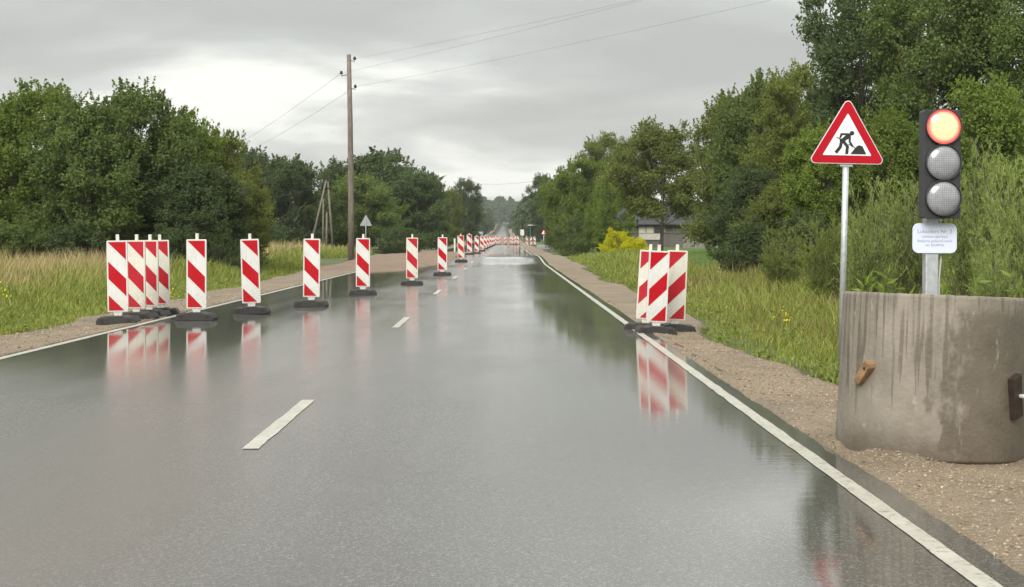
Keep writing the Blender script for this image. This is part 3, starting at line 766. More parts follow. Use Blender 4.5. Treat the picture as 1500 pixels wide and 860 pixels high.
for r_ in range(5):
    t0, t1 = r_/5, (r_+1.12)/5
    a = (-.5 + t0*(hdep/2+.5), hh_ - .12 + t0*(rz+.12)); b = (-.5 + min(t1, 1)*(hdep/2+.5), hh_ - .12 + min(t1, 1)*(rz+.12))
    MB().add([(-.55, a[0], a[1]+.09), (hl+.55, a[0], a[1]+.09), (hl+.55, b[0], b[1]+.05), (-.55, b[0], b[1]+.05), (-.55, a[0], a[1]+.04), (hl+.55, a[0], a[1]+.04), (hl+.55, b[0], b[1]+.01), (-.55, b[0], b[1]+.01)],
             [(0,1,2,3), (4,7,6,5), (0,4,5,1), (1,5,6,2), (2,6,7,3), (3,7,4,0)]).build('roof_course', M['roof'], roof)
# low pale fence right of the house
fx0, fx1 = X(1000, 128), X(1052, 128)
fe = empty('plank_fence', (fx0, 128, gzf(fx0, 128))); tag(fe, 'low pale wooden fence at the edge of the lawn beside the house', 'fence')
fn = 9; fm = MB().box(0, (fx1-fx0)/fn - .03, 0, .03, -.2, .95).mesh('picket', M['board_pale'])
for i in range(fn): obj('picket', fm, fe, (i*(fx1-fx0)/fn, 0, random.uniform(-.05, .05)))
MB().box(0, fx1-fx0, .032, .09, .55, .65).build('rail', M['board'], fe)

# ------------------------------------------------------------------ far things
def far_sign(px, py_bot, D, label):
    b = empty('distant_sign', (X(px, D), D, gzf(X(px, D), D))); tag(b, label, 'road sign')
    zb = EYE - (py_bot - VY)/F*D - b.location.z
    MB().tube([(0, .03, -.2), (0, .03, zb + .4)], .035, 6).build('post', M['galv'], b, True)
    p = MB().prism(round_tri([(-.40, zb), (.40, zb), (0, zb + .72)], .05), -.02, .0).build('plate', M['signred'], b)
    MB().prism(round_tri([(-.25, zb + .1), (.25, zb + .1), (0, zb + .54)], .02, 2), -.025, -.021).build('white_field', M['signwhite'], p)
far_sign(796.5, 344, 190, 'small distant red and white triangular sign beside the green shelter')
BSD = 300.0
sh = empty('bus_shelter', (X(775, BSD), BSD, gzf(X(775, BSD), BSD))); tag(sh, 'small green roadside shelter with a pale flat roof far down the road', 'bus shelter')
sw = X(792, BSD) - X(775, BSD); zb = EYE - (330.5 - VY)/F*BSD - sh.location.z
MB().box(.2, sw, 1.6, 1.7, -.2, zb).build('back_wall', M['shelter'], sh)
MB().box(.2, .3, 0, 1.6, -.2, zb).build('side_wall', M['shelter'], sh)
MB().box(sw - .1, sw, 0, 1.6, -.2, zb).build('side_wall', M['shelter'], sh)
MB().box(-.15, sw + .15, -.4, 1.9, zb + .002, zb + .16).build('roof', M['white'], sh)
MB().box(.5, sw - .4, 1.2, 1.55, .45, .52).build('bench', M['board'], sh)
gl = empty('concrete_barrier', (X(786, 170), 170, gzf(X(790, 170), 170))); tag(gl, 'low grey concrete barrier on the verge below the small triangular sign', 'barrier')
MB().prism([(0, 0), (1.25, 0), (1.25, .42), (0, .42)], -.2, .2).build('block', M['alu_back'], gl, False, .03)
MB().prism([(1.29, 0), (2.55, 0), (2.55, .42), (1.29, .42)], -.2, .2).build('block', M['alu_back'], gl, False, .03)
ib = empty('information_board', (X(765, 300), 300, gzf(X(765, 300), 300))); tag(ib, 'tiny white board on a post beyond the row across the road', 'sign board')
MB().box(-.35, .35, -.03, .0, 1.2, 2.3).build('board', M['white'], ib); MB().tube([(0, .03, -.2), (0, .03, 2.0)], .04, 6).build('post', M['galv'], ib, True)
def car(name, px, D, rz, paint, label, van=False, n=[0]):
    c = empty(name, (X(px, D), D, gzf(X(px, D), D) + .05)); c.rotation_euler = (0, 0, R(rz)); tag(c, label, 'van' if van else 'car')
    if van: pr = [(-2.3, .35), (2.3, .35), (2.35, .95), (1.9, 1.15), (1.35, 1.95), (-2.25, 2.0), (-2.35, 1.0)]; gp = [(1.25, 1.2), (1.75, 1.2), (1.3, 1.8), (.5, 1.8), (.5, 1.2)]
    else: pr = [(-2.1, .3), (2.1, .3), (2.15, .7), (1.1, .95), (.5, 1.42), (-1.1, 1.45), (-1.8, 1.0), (-2.15, .9)]; gp = [(-1.5, .98), (.85, .98), (.42, 1.34), (-1.0, 1.36)]
    b = MB().prism(pr, -.85, .85).build('body', paint, c, False, .06)
    for sd_ in (-.858, .852): MB().prism(gp, sd_, sd_ + .006).build('side_window', M['glass'], b)
    for wx in (-1.35, 1.35):
        for wy in (-.78, .78): MB().prism(circ(.32, 16, wx, .32), wy - .1, wy + .1).build('wheel', M['tyre'], c)
car('parked_van', 692.5, 420, 70, M['car_white'], 'tiny white van parked by the left verge far ahead', True)
car('parked_car', 704, 440, 85, M['car_blue'], 'tiny grey blue car far up the road by the trees')
fhx = X(668, 330)
fh_ = empty('distant_house', (fhx, 330, gzf(fhx, 330))); tag(fh_, 'tiny pale low building under the trees beyond the beacon row', 'house')
MB().box(0, 3.2, 0, 3, -.3, 1.9).build('wall', M['render_wall'], fh_)
MB().prism([(-.3, 1.9), (3.5, 1.9), (3.1, 2.5), (.1, 2.5)], -.3, 3.3).build('roof', M['roof'], fh_)
MB().box(.5, 1.1, -.03, .05, .8, 1.5).build('window', M['glass'], fh_)

# ------------------------------------------------------------------ foliage
def leaves_from(P, Nn, ln, wd, fold=.25):       # rhombic folded leaves: P centres, Nn normals
    n = len(P)
    a = rng.normal(size=(n, 3)); a -= (a * Nn).sum(1, keepdims=True) * Nn; a /= np.linalg.norm(a, axis=1, keepdims=True) + 1e-9
    b = np.cross(Nn, a)
    l = (ln * rng.uniform(.65, 1.3, n))[:, None]; w = (wd * rng.uniform(.65, 1.3, n))[:, None]
    V = np.stack([P - a*l/2, P + b*w/2 + Nn*w*fold, P + a*l/2 - Nn*l*.12, P - b*w/2 + Nn*w*fold], 1).reshape(-1, 3)
    return V
def leaves_dir(P, A, ln, wd):                   # long leaves along direction A
    n = len(P); r = rng.normal(size=(n, 3)); b = np.cross(A, r); b /= np.linalg.norm(b, axis=1, keepdims=True) + 1e-9
    l = (ln * rng.uniform(.6, 1.3, n))[:, None]; w = (wd * rng.uniform(.7, 1.3, n))[:, None]
    nn = np.cross(A, b)
    return np.stack([P, P + A*l*.45 + b*w/2, P + A*l + nn*l*.1, P + A*l*.45 - b*w/2], 1).reshape(-1, 3)
def quads(nv): return np.arange(nv).reshape(-1, 4)
def unit(n):
    v = rng.normal(size=(n, 3)); return v / np.linalg.norm(v, axis=1, keepdims=True)
def make_tree(Ht, Rx, z0, nclump, per, ln, wd, shape=.55, crad=.20, shoots=4, inner=.35, flat=.75):
    # crown of many uneven leaf clumps on limbs, with shoots that break up the outline
    V = []; limbs = []
    tt = (np.arange(nclump) + rng.uniform(0, 1, nclump)) / nclump; tt = tt ** .92
    for i in range(nclump):
        t = tt[i]; z = z0 + (Ht - z0) * t * .95
        prof = (.72 + .28 * t / shape) if t < shape else (1 - ((t - shape) / (1.04 - shape)) ** 2.1) ** .62
        a = rng.uniform(0, 2*math.pi)
        lobe = 1 + .22 * math.sin(2*a + 5*t) + .14 * math.sin(3*a - 7*t + 1)
        rr = Rx * prof * lobe * (inner + (1-inner) * math.sqrt(rng.uniform())) * .86
        c = np.array([rr*math.cos(a), rr*math.sin(a), z])
        cr = crad * Rx * rng.uniform(.6, 1.4) * (1 - .15*t)
        n = int(per * (cr / (crad*Rx)) ** 2 * rng.uniform(.7, 1.2)) + 8
        d = unit(n); rad = cr * rng.uniform(.0, 1, n)[:, None] ** .42
        wob = 1 + .35 * np.sin(d[:, :1]*6 + i) * np.cos(d[:, 1:2]*5 - i)
        P = c + d * rad * wob * np.array([1, 1, flat])
        Nn = d * .7 + unit(n) * .75 + np.array([0, 0, .45]); Nn /= np.linalg.norm(Nn, axis=1, keepdims=True)
        V.append(leaves_from(P, Nn, ln, wd))
        out = np.array([c[0], c[1], (z - z0 - .3*(Ht-z0)) * .8]); out = out / (np.linalg.norm(out) + 1e-6)
        for s_ in range(rng.poisson(shoots)):
            dr = out + unit(1)[0]*.6 + np.array([0, 0, .45]); dr /= np.linalg.norm(dr)
            L_ = cr * rng.uniform(.5, 1.1); k = int(8 + 10*rng.uniform())
            u = np.sort(rng.uniform(.2, 1, k))[:, None]
            Pq = c + dr * (cr*.7 + L_*u) + unit(k) * ln * .7 * (1.1-u)
            nn = unit(k) + np.array([0, 0, .5]); nn /= np.linalg.norm(nn, axis=1, keepdims=True)
            V.append(leaves_from(Pq, nn, ln*.9, wd*.9))
        limbs.append(c)
    crown = np.concatenate(V)
    tb = MB(); r0 = .013 * Ht + .03
    lean = rng.normal(size=2) * .03 * Ht
    path = [(lean[0]*t, lean[1]*t, Ht*.86*t - .15*(1-t)) for t in np.linspace(0, 1, 7)]
    tb.tube(path, [r0 * (1.25 if i == 0 else 1) * (1 - .85*i/6) for i in range(7)], 8)
    for i in rng.permutation(len(limbs))[:min(26, len(limbs))]:
        c = limbs[i]; hz_ = max(.25*Ht*.6, c[2]*rng.uniform(.45, .72)); t = hz_ / (Ht*.86)
        s_ = Vector((lean[0]*t, lean[1]*t, hz_)); e = Vector(c)
        mid = s_.lerp(e, .5) + Vector((0, 0, -.06*(e-s_).length))
        tb.tube([s_, mid, e], [r0*.36*(1-.6*t), r0*.24*(1-.6*t), .015], 5, False)
    return crown, tb
def proto(name, args, **kw):
    c, tb = make_tree(*args, **kw)
    return (np_mesh(name + '_crown', c, quads(len(c)), M['leaf_mid']), tb.mesh(name + '_trunk', M['bark'], True), args[0], args[1])
PR = {
 'dense1': proto('dense1', (8, 3.0, .4, 150, 310, .15, .10), shape=.42, crad=.21, shoots=5),
 'dense2': proto('dense2', (8, 3.0, .3, 150, 300, .15, .10), shape=.50, crad=.20, shoots=5),
 'dense3': proto('dense3', (8, 3.0, .5, 105, 350, .15, .10), shape=.36, crad=.21, shoots=6),
 'round1': proto('round1', (8, 3.6, .6, 120, 330, .18, .12), shape=.45),
 'round2': proto('round2', (8, 3.6, .5, 130, 300, .18, .12), shape=.38, crad=.18),
 'tall1': proto('tall1', (14, 3.4, .8, 170, 360, .16, .11), shape=.55, crad=.24, shoots=5, inner=.25),
 'tall2': proto('tall2', (14, 3.4, 1.2, 165, 360, .16, .11), shape=.62, crad=.22, shoots=7, inner=.2),
 'high1': proto('high1', (8, 3.2, 2.6, 125, 330, .16, .10), shape=.40, crad=.19, shoots=6),
 'bush1': proto('bush1', (2.4, 1.5, .05, 55, 170, .11, .07), shape=.4, crad=.26, shoots=6),
 'bush2': proto('bush2', (2.4, 1.5, .05, 55, 170, .11, .06), shape=.35, crad=.24, shoots=8),
}
# willow: arching twigs with narrow leaves
def make_willow(Ht, Rx, nst, per, ln, wd, upright):
    V = []; tb = MB()
    for i in range(nst):
        a = rng.uniform(0, 2*math.pi); r0 = Rx * .30 * math.sqrt(rng.uniform()); b = Vector((r0*math.cos(a), r0*math.sin(a), 0))
        a2 = a + rng.normal() * .5; hgt = Ht * rng.uniform(.45, 1.0); spread = Rx * rng.uniform(.25, 1.0) * (1.15 - upright)
        if rng.uniform() < .35: hgt *= .6; spread *= 1.3
        pts = []
        for t in np.linspace(0, 1, 7):
            pts.append(b + Vector((math.cos(a2)*spread*t**1.6, math.sin(a2)*spread*t**1.6, hgt*(t - (1-upright)*.22*t**3))))
        tb.tube(pts, [.014*(1-.8*j/6)*Ht/3 for j in range(7)], 4, False)
        P = np.array([tuple(p) for p in pts]); T = np.gradient(P, axis=0); T /= np.linalg.norm(T, axis=1, keepdims=True)
        # side twigs carry the leaves
        nt_ = 9
        for k in range(nt_):
            u = rng.uniform(.12, 1); j = min(5, int(u*6)); f = u*6-j
            p = P[j]*(1-f)+P[j+1]*f; d = T[j] + unit(1)[0]*.75 + np.array([0, 0, .25]); d /= np.linalg.norm(d)
            tl_ = Ht * rng.uniform(.08, .20); n = per
            s_ = rng.uniform(0, 1, n)[:, None]
            Q = p + d*tl_*s_ + np.array([0, 0, -.25])*tl_*s_**2*(1-upright)
            A = d*.9 + unit(n)*.65; A /= np.linalg.norm(A, axis=1, keepdims=True)
            V.append(leaves_dir(Q, A, ln, wd))
    c = np.concatenate(V)
    return (c, tb)
def wproto(name, *a):
    c, tb = make_willow(*a)
    return (np_mesh(name + '_crown', c, quads(len(c)), M['leaf_willow']), tb.mesh(name + '_trunk', M['bark'], True), a[0], a[1])
PR['wil1'] = wproto('wil1', 3.2, 1.5, 95, 26, .10, .019, .75)
PR['wil2'] = wproto('wil2', 3.2, 1.5, 95, 26, .10, .019, .62)
def plant(name, kind, px, D, top_py, wpx, mat, label, cat='tree', group=None, base_dz=0, rz=None):
    cm, tm, Ht, Rx = PR[kind]
    x = X(px, D); z = gzf(x, D) + base_dz
    o = empty(name, (x, D, z)); h = EYE - (top_py - VY)/F*D - z; sx = (wpx*(1.12 if cat == 'tree' else 1)/F*D/2) / Rx
    o.scale = (sx, sx, h/Ht); o.rotation_euler = (0, 0, random.uniform(0, 6.28) if rz is None else rz)
    t = obj('trunk' if cat == 'tree' else 'stems', tm, o); c = obj('crown' if cat == 'tree' else 'foliage', cm, o)
    c.material_slots[0].link = 'OBJECT'; c.material_slots[0].material = M[mat]
    return tag(o, label, cat, group)
T = 'deciduous_tree'
GL, GR, GF = 'trees behind the tall dry grass', 'trees behind the grass verge on the ring side', 'trees along the far road'
LT = [('dense2', -45, 60, 150, 190, 'leaf_mid', 'partly cut off tree at the left picture edge behind the dry grass'),
 ('dense3', 62, 58, 128, 190, 'leaf_bright', 'tallest tree behind the dry grass, with loose leafy top shoots'),
 ('dense1', 128, 56, 150, 175, 'leaf_mid', 'broad dense tree behind the stack of four beacons'),
 ('dense2', 205, 59, 132, 180, 'leaf_mid', 'tall green tree above the rear of the stack of four beacons'),
 ('dense3', 262, 60, 166, 150, 'leaf_bright', 'green tree behind the beacon standing alone by the edge line'),
 ('dense1', 290, 57, 245, 150, 'leaf_dark', 'low dark tree directly behind the lone beacon by the edge line'),
 ('dense3', 325, 61, 196, 120, 'leaf_olive', 'slender olive tree at the end of the dry grass tree group'),
 ('dense2', 350, 59, 262, 95, 'leaf_olive', 'small olive tree above the leaning second beacon'),
 ('round1', 372, 125, 222, 120, 'leaf_dark', 'dark tree in the gap between the olive tree and the two-legged pole'),
 ('round2', 425, 122, 232, 125, 'leaf_dark', 'dark rounded tree left of the two-legged pole'),
 ('round1', 500, 150, 240, 100, 'leaf_dark', 'dark tree behind the tall utility pole'),
 ('round2', 558, 145, 222, 150, 'leaf_dark', 'large dark tree with domed top right of the utility pole'),
 ('round1', 530, 128, 258, 130, 'leaf_mid', 'rounded green tree behind the back of the triangular sign'),
 ('round2', 612, 140, 250, 110, 'leaf_dark', 'dark tree sloping down towards the far road'),
 ('dense2', 658, 190, 278, 42, 'leaf_olive', 'narrow pale tree between the dark tree and the far tall tree'),
 ('tall1', 684, 240, 262, 46, 'leaf_far', 'tall far tree standing alone above the distant row of beacons')]
for kd, px, D, tp, wp, mt, lb in LT: plant(T, kd, px, D, tp, wp, mt, lb, 'tree', GL if px < 640 else GF)
RT = [('tall2', 797, 300, 256, 48, 'leaf_far', 'dark slim tree at the start of the wood on the shelter side'),
 ('round1', 822, 150, 262, 66, 'leaf_mid', 'green tree above the small distant triangular sign'),
 ('round2', 852, 124, 232, 100, 'leaf_bright', 'bright green tree beside the yellow shrub'),
 ('tall1', 884, 160, 196, 84, 'leaf_olive', 'tall tree rising behind the bright green tree'),
 ('tall2', 925, 150, 202, 74, 'leaf_mid', 'tall loose tree behind the wooden house'),
 ('round1', 893, 118, 252, 60, 'leaf_bright', 'small bright tree over the yellow shrub'),
 ('high1', 968, 98, 188, 135, 'leaf_olive', 'olive willow tree overhanging the house roof'),
 ('dense1', 1080, 88, 140, 145, 'leaf_olive', 'big green tree hiding the far end of the house'),
 ('dense2', 1120, 74, 118, 150, 'leaf_mid', 'dense rounded tree above the stack of three beacons'),
 ('dense3', 1098, 62, 245, 100, 'leaf_dark', 'low dark tree at the edge of the lawn'),
 ('tall1', 1165, 66, 96, 130, 'leaf_olive', 'tall tree left of the road works sign'),
 ('tall2', 1265, 58, -90, 190, 'leaf_dark', 'very tall dark tree directly behind the road works sign'),
 ('tall1', 1370, 54, -130, 210, 'leaf_mid', 'very tall green tree behind the traffic light'),
 ('tall2', 1470, 56, -120, 190, 'leaf_dark', 'very tall dark tree behind the right end of the concrete ring'),
 ('tall1', 1560, 52, -60, 190, 'leaf_mid', 'tall tree cut off by the right picture edge'),
 ('dense2', 1210, 46, 190, 140, 'leaf_bright', 'mid green tree behind the road works sign plate'),
 ('dense1', 1300, 44, 170, 150, 'leaf_bright', 'green tree between the road works sign and the traffic light'),
 ('dense3', 1440, 43, 120, 180, 'leaf_bright', 'leafy green tree right of the traffic light'),
 ('dense1', 1145, 50, 270, 120, 'leaf_olive', 'olive bushy tree left of the sign post')]
bd = {'olive willow tree overhanging the house roof': None}
for kd, px, D, tp, wp, mt, lb in RT: plant(T, kd, px, D, tp, wp, mt, lb, 'tree', GR)
S = 'shrub'
plant('golden_shrub', 'bush1', 903, 99, 340, 48, 'leaf_yellow', 'taller rear half of the bright yellow shrub pair by the house', S, 'yellow shrubs')
plant('golden_shrub', 'bush2', 930, 96, 350, 46, 'leaf_yellow', 'lower front one of the bright yellow shrub pair by the house', S, 'yellow shrubs')
WS = [('wil1', 1275, 25, 262, 120, 'leaf_willow', 'feathery willow shrub right behind the road works sign post'),
 ('wil2', 1335, 27, 235, 150, 'leaf_willow', 'willow shrub behind the traffic light pole'),
 ('wil1', 1425, 24, 205, 150, 'leaf_willow', 'tall pale willow shrub beside the traffic light lenses'),
 ('wil2', 1500, 21, 195, 170, 'leaf_willow', 'yellow green willow shrub at the right picture edge'),
 ('wil1', 1455, 18.5, 330, 120, 'leaf_willow', 'low yellow green willow shrub just above the ring rim'),
 ('wil2', 1215, 30, 300, 120, 'leaf_olive', 'olive willow shrub left of the sign post'),
 ('wil1', 1150, 36, 330, 110, 'leaf_olive', 'low olive shrub between the lawn trees and the sign post'),
 ('wil2', 1555, 24, 170, 170, 'leaf_willow', 'willow shrub mostly beyond the right picture edge')]
for kd, px, D, tp, wp, mt, lb in WS: plant('willow_shrub', kd, px, D, tp, wp, mt, lb, S, 'willow shrubs by the ring')
UB = [('bush1', 322, 55.5, 345, 60, 'leaf_dark', 'dark low bush at the foot of the tree by the lone beacon'),
 ('bush2', 20, 54, 330, 120, 'leaf_mid', 'low bush behind the dry grass at the left picture edge'),
 ('bush1', 110, 54, 335, 130, 'leaf_dark', 'dark low bush left of the stack of four beacons'),
 ('bush2', 255, 54.5, 335, 90, 'leaf_dark', 'dark low bush between the stack and the lone beacon'),
 ('bush2', 395, 100, 330, 60, 'leaf_dark', 'dark low bush behind the leaning second beacon'),
 ('bush1', 585, 118, 335, 70, 'leaf_dark', 'dark low bush under the trees behind the fifth beacon'),
 ('bush1', 1100, 48, 330, 100, 'leaf_dark', 'dark bush at the edge of the lawn'),
 ('bush2', 1180, 42, 320, 110, 'leaf_dark', 'dark bush behind the sign post foot'),
 ('bush1', 840, 118, 318, 60, 'leaf_mid', 'green bush under the bright tree by the yellow shrub'),
 ('bush2', 640, 175, 330, 50, 'leaf_mid', 'low bush at the end of the dug up soil')]
for kd, px, D, tp, wp, mt, lb in UB: plant('roadside_bush', kd, px, D, tp, wp, mt, lb, S, 'roadside bushes')
# the far wood reads as one mass
V = []
def far_tree(x, D, h, r):
    z = gzf(x, D); k = 420; d = unit(k)
    t = rng.uniform(.05, 1, k) ** .9
    cone = (1 - t) ** .8 * .9 + .12 if rng.uniform() < .55 else np.sin(np.pi*(t*.85+.12))**.7
    a = rng.uniform(0, 2*np.pi, k); rr = r * cone * (.5 + .5*np.sqrt(rng.uniform(size=k)))
    P = np.stack([x + rr*np.cos(a), D + rr*np.sin(a), z + h*t], 1)
    Nn = unit(k) + np.stack([np.cos(a)*.6, np.sin(a)*.6, np.full(k, .5)], 1); Nn /= np.linalg.norm(Nn, axis=1, keepdims=True)
    V.append(leaves_from(P, Nn, r*.42, r*.30))
for i in range(150):
    D = random.uniform(330, 950); side = 1 if i % 2 else -1
    x = -1.6 + side * (7.5 - (D - 330) * .003 + random.uniform(0, 1) ** 1.6 * 18); far_tree(x, D, random.uniform(6, 11.5), random.uniform(2.0, 3.6))
for i in range(150):
    D = random.uniform(1150, 1450); far_tree(random.uniform(-90, 90), D, random.uniform(13, 22), random.uniform(4, 7))
for i in range(60):
    D = random.uniform(240, 420); far_tree(random.choice([-1, 1]) * random.uniform(24, 120), D, random.uniform(7, 11), random.uniform(2.5, 4))
for i in range(46):
    D = random.uniform(130, 200); far_tree(random.choice([-1, 1]) * random.uniform(26, 85), D, random.uniform(6, 9), random.uniform(2.5, 4))
V = np.concatenate(V)
tag(obj('forest', np_mesh('forest', V, quads(len(V)), M['leaf_far'])), 'dark distant woods closing the view at the end of the road', None, None, 'stuff')

# ------------------------------------------------------------------ grass
def blades(P, h, w, lean, head=False):
    n = len(P); a = rng.uniform(0, 2*np.pi, n); ca, sa_ = np.cos(a), np.sin(a)
    s = np.stack([ca, sa_, 0*a], 1) * (w/2)[:, None]
    th = rng.uniform(0, 2*np.pi, n); d = np.stack([np.cos(th), np.sin(th), 0*th], 1) * (h*lean*rng.uniform(.2, 1, n))[:, None]
    up = np.zeros((n, 3)); up[:, 2] = h
    m1 = P + d*.3 + up*.55
    k = 1.0 if not head else .5
    tip = P + d + up*(1 - .25*lean)
    V = np.stack([P - s*k, P + s*k, m1 + s*.8*k, m1 - s*.8*k, m1 - s*.8, m1 + s*.8, tip + s*.12, tip - s*.12], 1).reshape(-1, 3)
    return V
def scatter(n, d0, d1, fx0, fx1, power=1.0):
    u = rng.uniform(0, 1, n); D = d0 * (d1/d0) ** (u**power)       # denser near the camera
    a, b = fx0(D), fx1(D); x = a + (b-a) * rng.uniform(0, 1, n)
    return x, D
def grass_obj(name, parts, mat, label):
    V = np.concatenate(parts)
    tag(obj(name, np_mesh(name, V, quads(len(V)), mat)), label, None, None, 'stuff')
def strand(n, d0, d1, fx0, fx1, hfun, wk, lean, keep=None, head=False, power=1):
    x, D = scatter(n, d0, d1, fx0, fx1, power)
    if keep is not None:
        k = rng.uniform(size=n) < keep(x, D); x, D = x[k], D[k]
    h = hfun(x, D) * rng.uniform(.55, 1.15, len(x)); w = wk * (.5 + D/30) * rng.uniform(.7, 1.3, len(x))
    return blades(np.stack([x, D, gz(x, D) - .02], 1), h, w, lean, head)
lout = lambda D: np.maximum(-(800/F) * D - 1, -26)
lin = lambda D: shoulder_l_edge(D) + .12
dl = lambda x, D: lin(D) - x                      # distance into the verge
hl = lambda x, D: .13 + .55 * smooth(.1, 3.5, dl(x, D)) * (.6 + .6*vnoise(x, D, 1.8, 51))
tuft = lambda x, D: .25 + .75 * smooth(.3, .7, vnoise(x, D, .7, 52)) * np.clip(.4 + dl(x, D), .3, 1)
gp = [strand(95000, 14, 62, lout, lin, hl, .011, .55, tuft), strand(26000, 50, 118, lambda D: lin(D) - 10, lambda D: lin(D) - 1.0 - 1.6*smooth(60, 80, D), hl, .012, .5)]
grass_obj('verge_grass', gp, M['blade'], 'yellow green grass on the verge under the long tree row')
hd = lambda x, D: .30 + .62 * smooth(.8, 4.5, dl(x, D)) * (.55 + .75*vnoise(x, D, 2.2, 55))
kd_ = lambda x, D: smooth(1.8, 6.0, dl(x, D)) * (.10 + .75*smooth(.35, .7, vnoise(x, D, 2.5, 56)))
grass_obj('dry_grass', [strand(95000, 17, 60, lout, lin, hd, .008, .45, kd_, True), strand(5000, 55, 110, lambda D: lin(D) - 9, lambda D: lin(D) - 3.4, hd, .010, .4, None, True)], M['blade_dry'], 'tall straw coloured dry grass in front of the long tree row')
rin = lambda D: shoulder_r_edge(D) + .05
rout = lambda D: np.minimum(np.maximum((820/F) * D + 1, rin(D) + 1), 11 + 0*D)
dr_ = lambda x, D: x - rin(D)
hr = lambda x, D: .10 + .42 * smooth(.1, 2.2, dr_(x, D)) * (.55 + .7*vnoise(x, D, 1.4, 61))
kr = lambda x, D: .25 + .75 * smooth(.3, .7, vnoise(x, D, .6, 62)) * np.clip(.4 + dr_(x, D), .3, 1)
grass_obj('verge_grass', [strand(90000, 10.5, 56, rin, rout, hr, .010, .55, kr), strand(9000, 50, 105, rin, lambda D: rin(D) + 4, hr, .012, .5)], M['blade'], 'green grass on the verge behind the stack of three beacons')
hr2 = lambda x, D: .18 + .50 * smooth(.5, 2.5, dr_(x, D)) * (.5 + .8*vnoise(x, D, 1.6, 65))
kr2 = lambda x, D: (.15 + .9*smooth(.45, .75, vnoise(x, D, 1.9, 66))) * np.clip(dr_(x, D)*.8, .15, 1)
grass_obj('rusty_grass', [strand(26000, 12, 58, rin, rout, hr2, .008, .45, kr2, True)], M['blade_rust'], 'rusty brown seed stalks among the grass behind the stack of three beacons')
kr3 = lambda x, D: (.02 + .5*smooth(.5, .8, vnoise(x, D, 1.5, 68))) * np.clip(dr_(x, D), .1, 1)
grass_obj('dry_grass', [strand(14000, 14, 58, rin, rout, hr2, .008, .45, kr3, True)], M['blade_dry'], 'scattered dry straw stalks between the gravel and the willow shrubs')
gl_ = [strand(26000, 62, 132, lambda D: 6.0 + 0*D, lambda D: np.minimum(26, .20*D), lambda x, D: .07 + 0*x, .012, .5, None, False, 1)]
grass_obj('lawn_grass', gl_, M['lawn'], 'short bright grass blades on the lawn by the house')
# broad-leaved weeds and a few yellow flower heads scattered through both verges
vw, vf = [], []
for i in range(300):
    D = 13 * (60/13) ** random.random(); sd_ = random.random() < .5
    if sd_: x = float(lin(np.array([D]))[0]) - random.uniform(-.15, 1) ** 2 * 9
    else: x = float(rin(np.array([D]))[0]) + random.uniform(-.15, 1) ** 2 * 5
    z = gzf(x, D); h = random.uniform(.08, .5) * (1 if random.random() < .6 else .4); n = random.randint(10, 26)
    u = rng.uniform(.05, 1, n)[:, None]; P = np.array([x, D, z]) + u * np.array([0, 0, h]) + rng.normal(size=(n, 3)) * np.array([.06, .06, 0])
    A = unit(n) + np.array([0, 0, .35]); A /= np.linalg.norm(A, axis=1, keepdims=True)
    vw.append(leaves_dir(P, A, .075, .028))
    if random.random() < .035:
        k = 12; P = np.array([x, D, z + h + .12]) + rng.normal(size=(k, 3)) * .05
        vf.append(leaves_from(P, unit(k), .04, .04))
grass_obj('weeds', vw, M['leaf_olive'], 'broad leaved green weeds scattered along both grass verges')
grass_obj('wild_flowers', vf, M['leaf_yellow'], 'small yellow flower heads scattered in the grass verges')
# tall weeds behind the ring
wv_ = []
for i in range(30):
    D = random.uniform(13, 17); x = X(random.uniform(1238, 1560), D); z = gzf(x, D); h = random.uniform(.7, 1.25)
    n = 34; u = rng.uniform(.15, 1, n)[:, None]; dx = rng.normal(size=2) * .10
    P = np.array([x, D, z]) + u * np.array([dx[0], dx[1], h]); A = unit(n) * .8 + np.array([0, 0, .55]); A /= np.linalg.norm(A, axis=1, keepdims=True)
    wv_.append(leaves_dir(P, A, .13, .03))
grass_obj('weeds', wv_, M['leaf_bright'], 'leafy green weeds growing up behind the concrete ring')

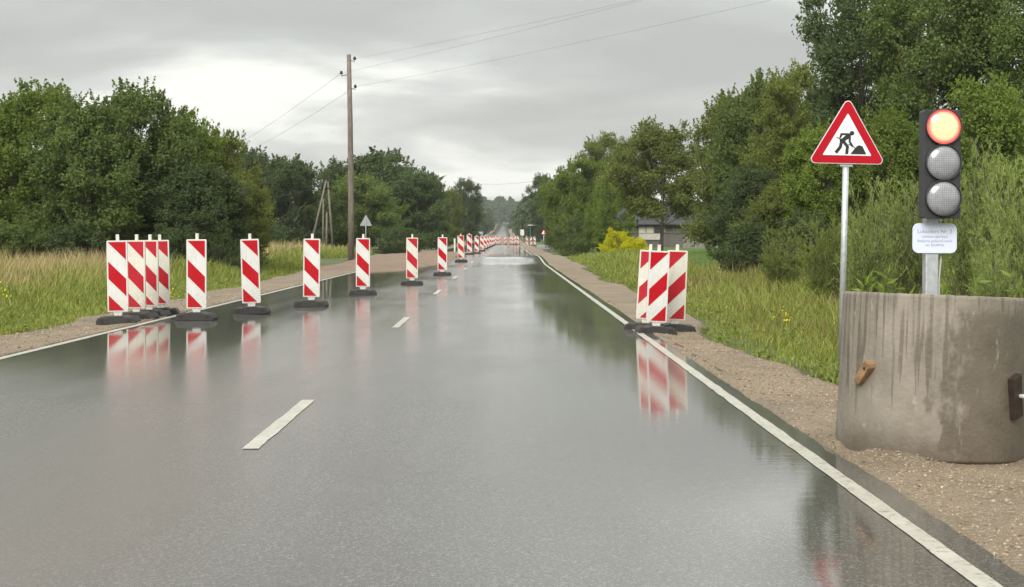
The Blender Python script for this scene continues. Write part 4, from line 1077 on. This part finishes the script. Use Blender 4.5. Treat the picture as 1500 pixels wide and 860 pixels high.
# ------------------------------------------------------------------ loose stones on the shoulders
ico = bmesh.new(); bmesh.ops.create_icosphere(ico, subdivisions=1, radius=1)
iv = np.array([v.co[:] for v in ico.verts]); ifc = np.array([[v.index for v in f.verts] for f in ico.faces]); ico.free()
def stones(n, d0, d1, fi, fo, tmax, s0, s1, name, label, mat):
    u = rng.uniform(0, 1, n); D = d0 * (d1/d0) ** u; t = rng.uniform(.015, 1, n); a, b = fi(D), fo(D)
    x = a + (b-a) * t; k = t < tmax(D)/np.abs(b-a); x, D, t = x[k], D[k], t[k]; n = len(x)
    sz = s0 + (s1-s0) * rng.uniform(0, 1, n)**4
    q = iv[None] * rng.uniform(.7, 1.25, (n, len(iv), 1)) * sz[:, None, None] * rng.uniform(.6, 1.2, (n, 1, 3)) * np.array([1, 1, .7])
    q = q + np.stack([x, D, shoulder_z(x, D, t) + sz*.1], 1)[:, None, :]
    Fc = (ifc[None] + (np.arange(n) * len(iv))[:, None, None]).reshape(-1, 3)
    tag(obj(name, np_mesh(name, q.reshape(-1, 3), Fc, mat)), label, None, None, 'stuff')
m = Mat('loose_stone_mix'); g = m.n('ShaderNodeNewGeometry')
m.P(Base_Color=m.ramp(g.outputs['Random Per Island'], [(0, (.10, .075, .05)), (.35, (.22, .16, .10)), (.85, (.34, .26, .17)), (1, (.44, .38, .30))]), Roughness=.75)
M['stones'] = m.m
stones(26000, 5.2, 22, SRI, shoulder_r_edge, lambda D: 1.6 + 0*D, .002, .012, 'gravel', 'loose small stones on the shoulder under the concrete ring', M['stones'])
stones(6000, 14, 40, SLI, shoulder_l_edge, lambda D: 3 + 0*D, .005, .020, 'gravel', 'loose small stones on the shoulder by the dry grass', M['stones'])

# ------------------------------------------------------------------ damp air
hm = bpy.data.materials.new('damp_air'); hm.use_nodes = True; ht = hm.node_tree; ht.nodes.clear()
ho = ht.nodes.new('ShaderNodeOutputMaterial'); pv = ht.nodes.new('ShaderNodeVolumePrincipled')
pv.inputs['Color'].default_value = (.90, .93, .94, 1); pv.inputs['Density'].default_value = .0002; pv.inputs['Anisotropy'].default_value = .2
ht.links.new(pv.outputs[0], ho.inputs['Volume'])
hz_o = MB().box(-1900, 1900, -60, 3500, -3, 62).build('haze', hm, None)
tag(hz_o, 'thin damp haze softening the far end of the road', None, None, 'stuff')
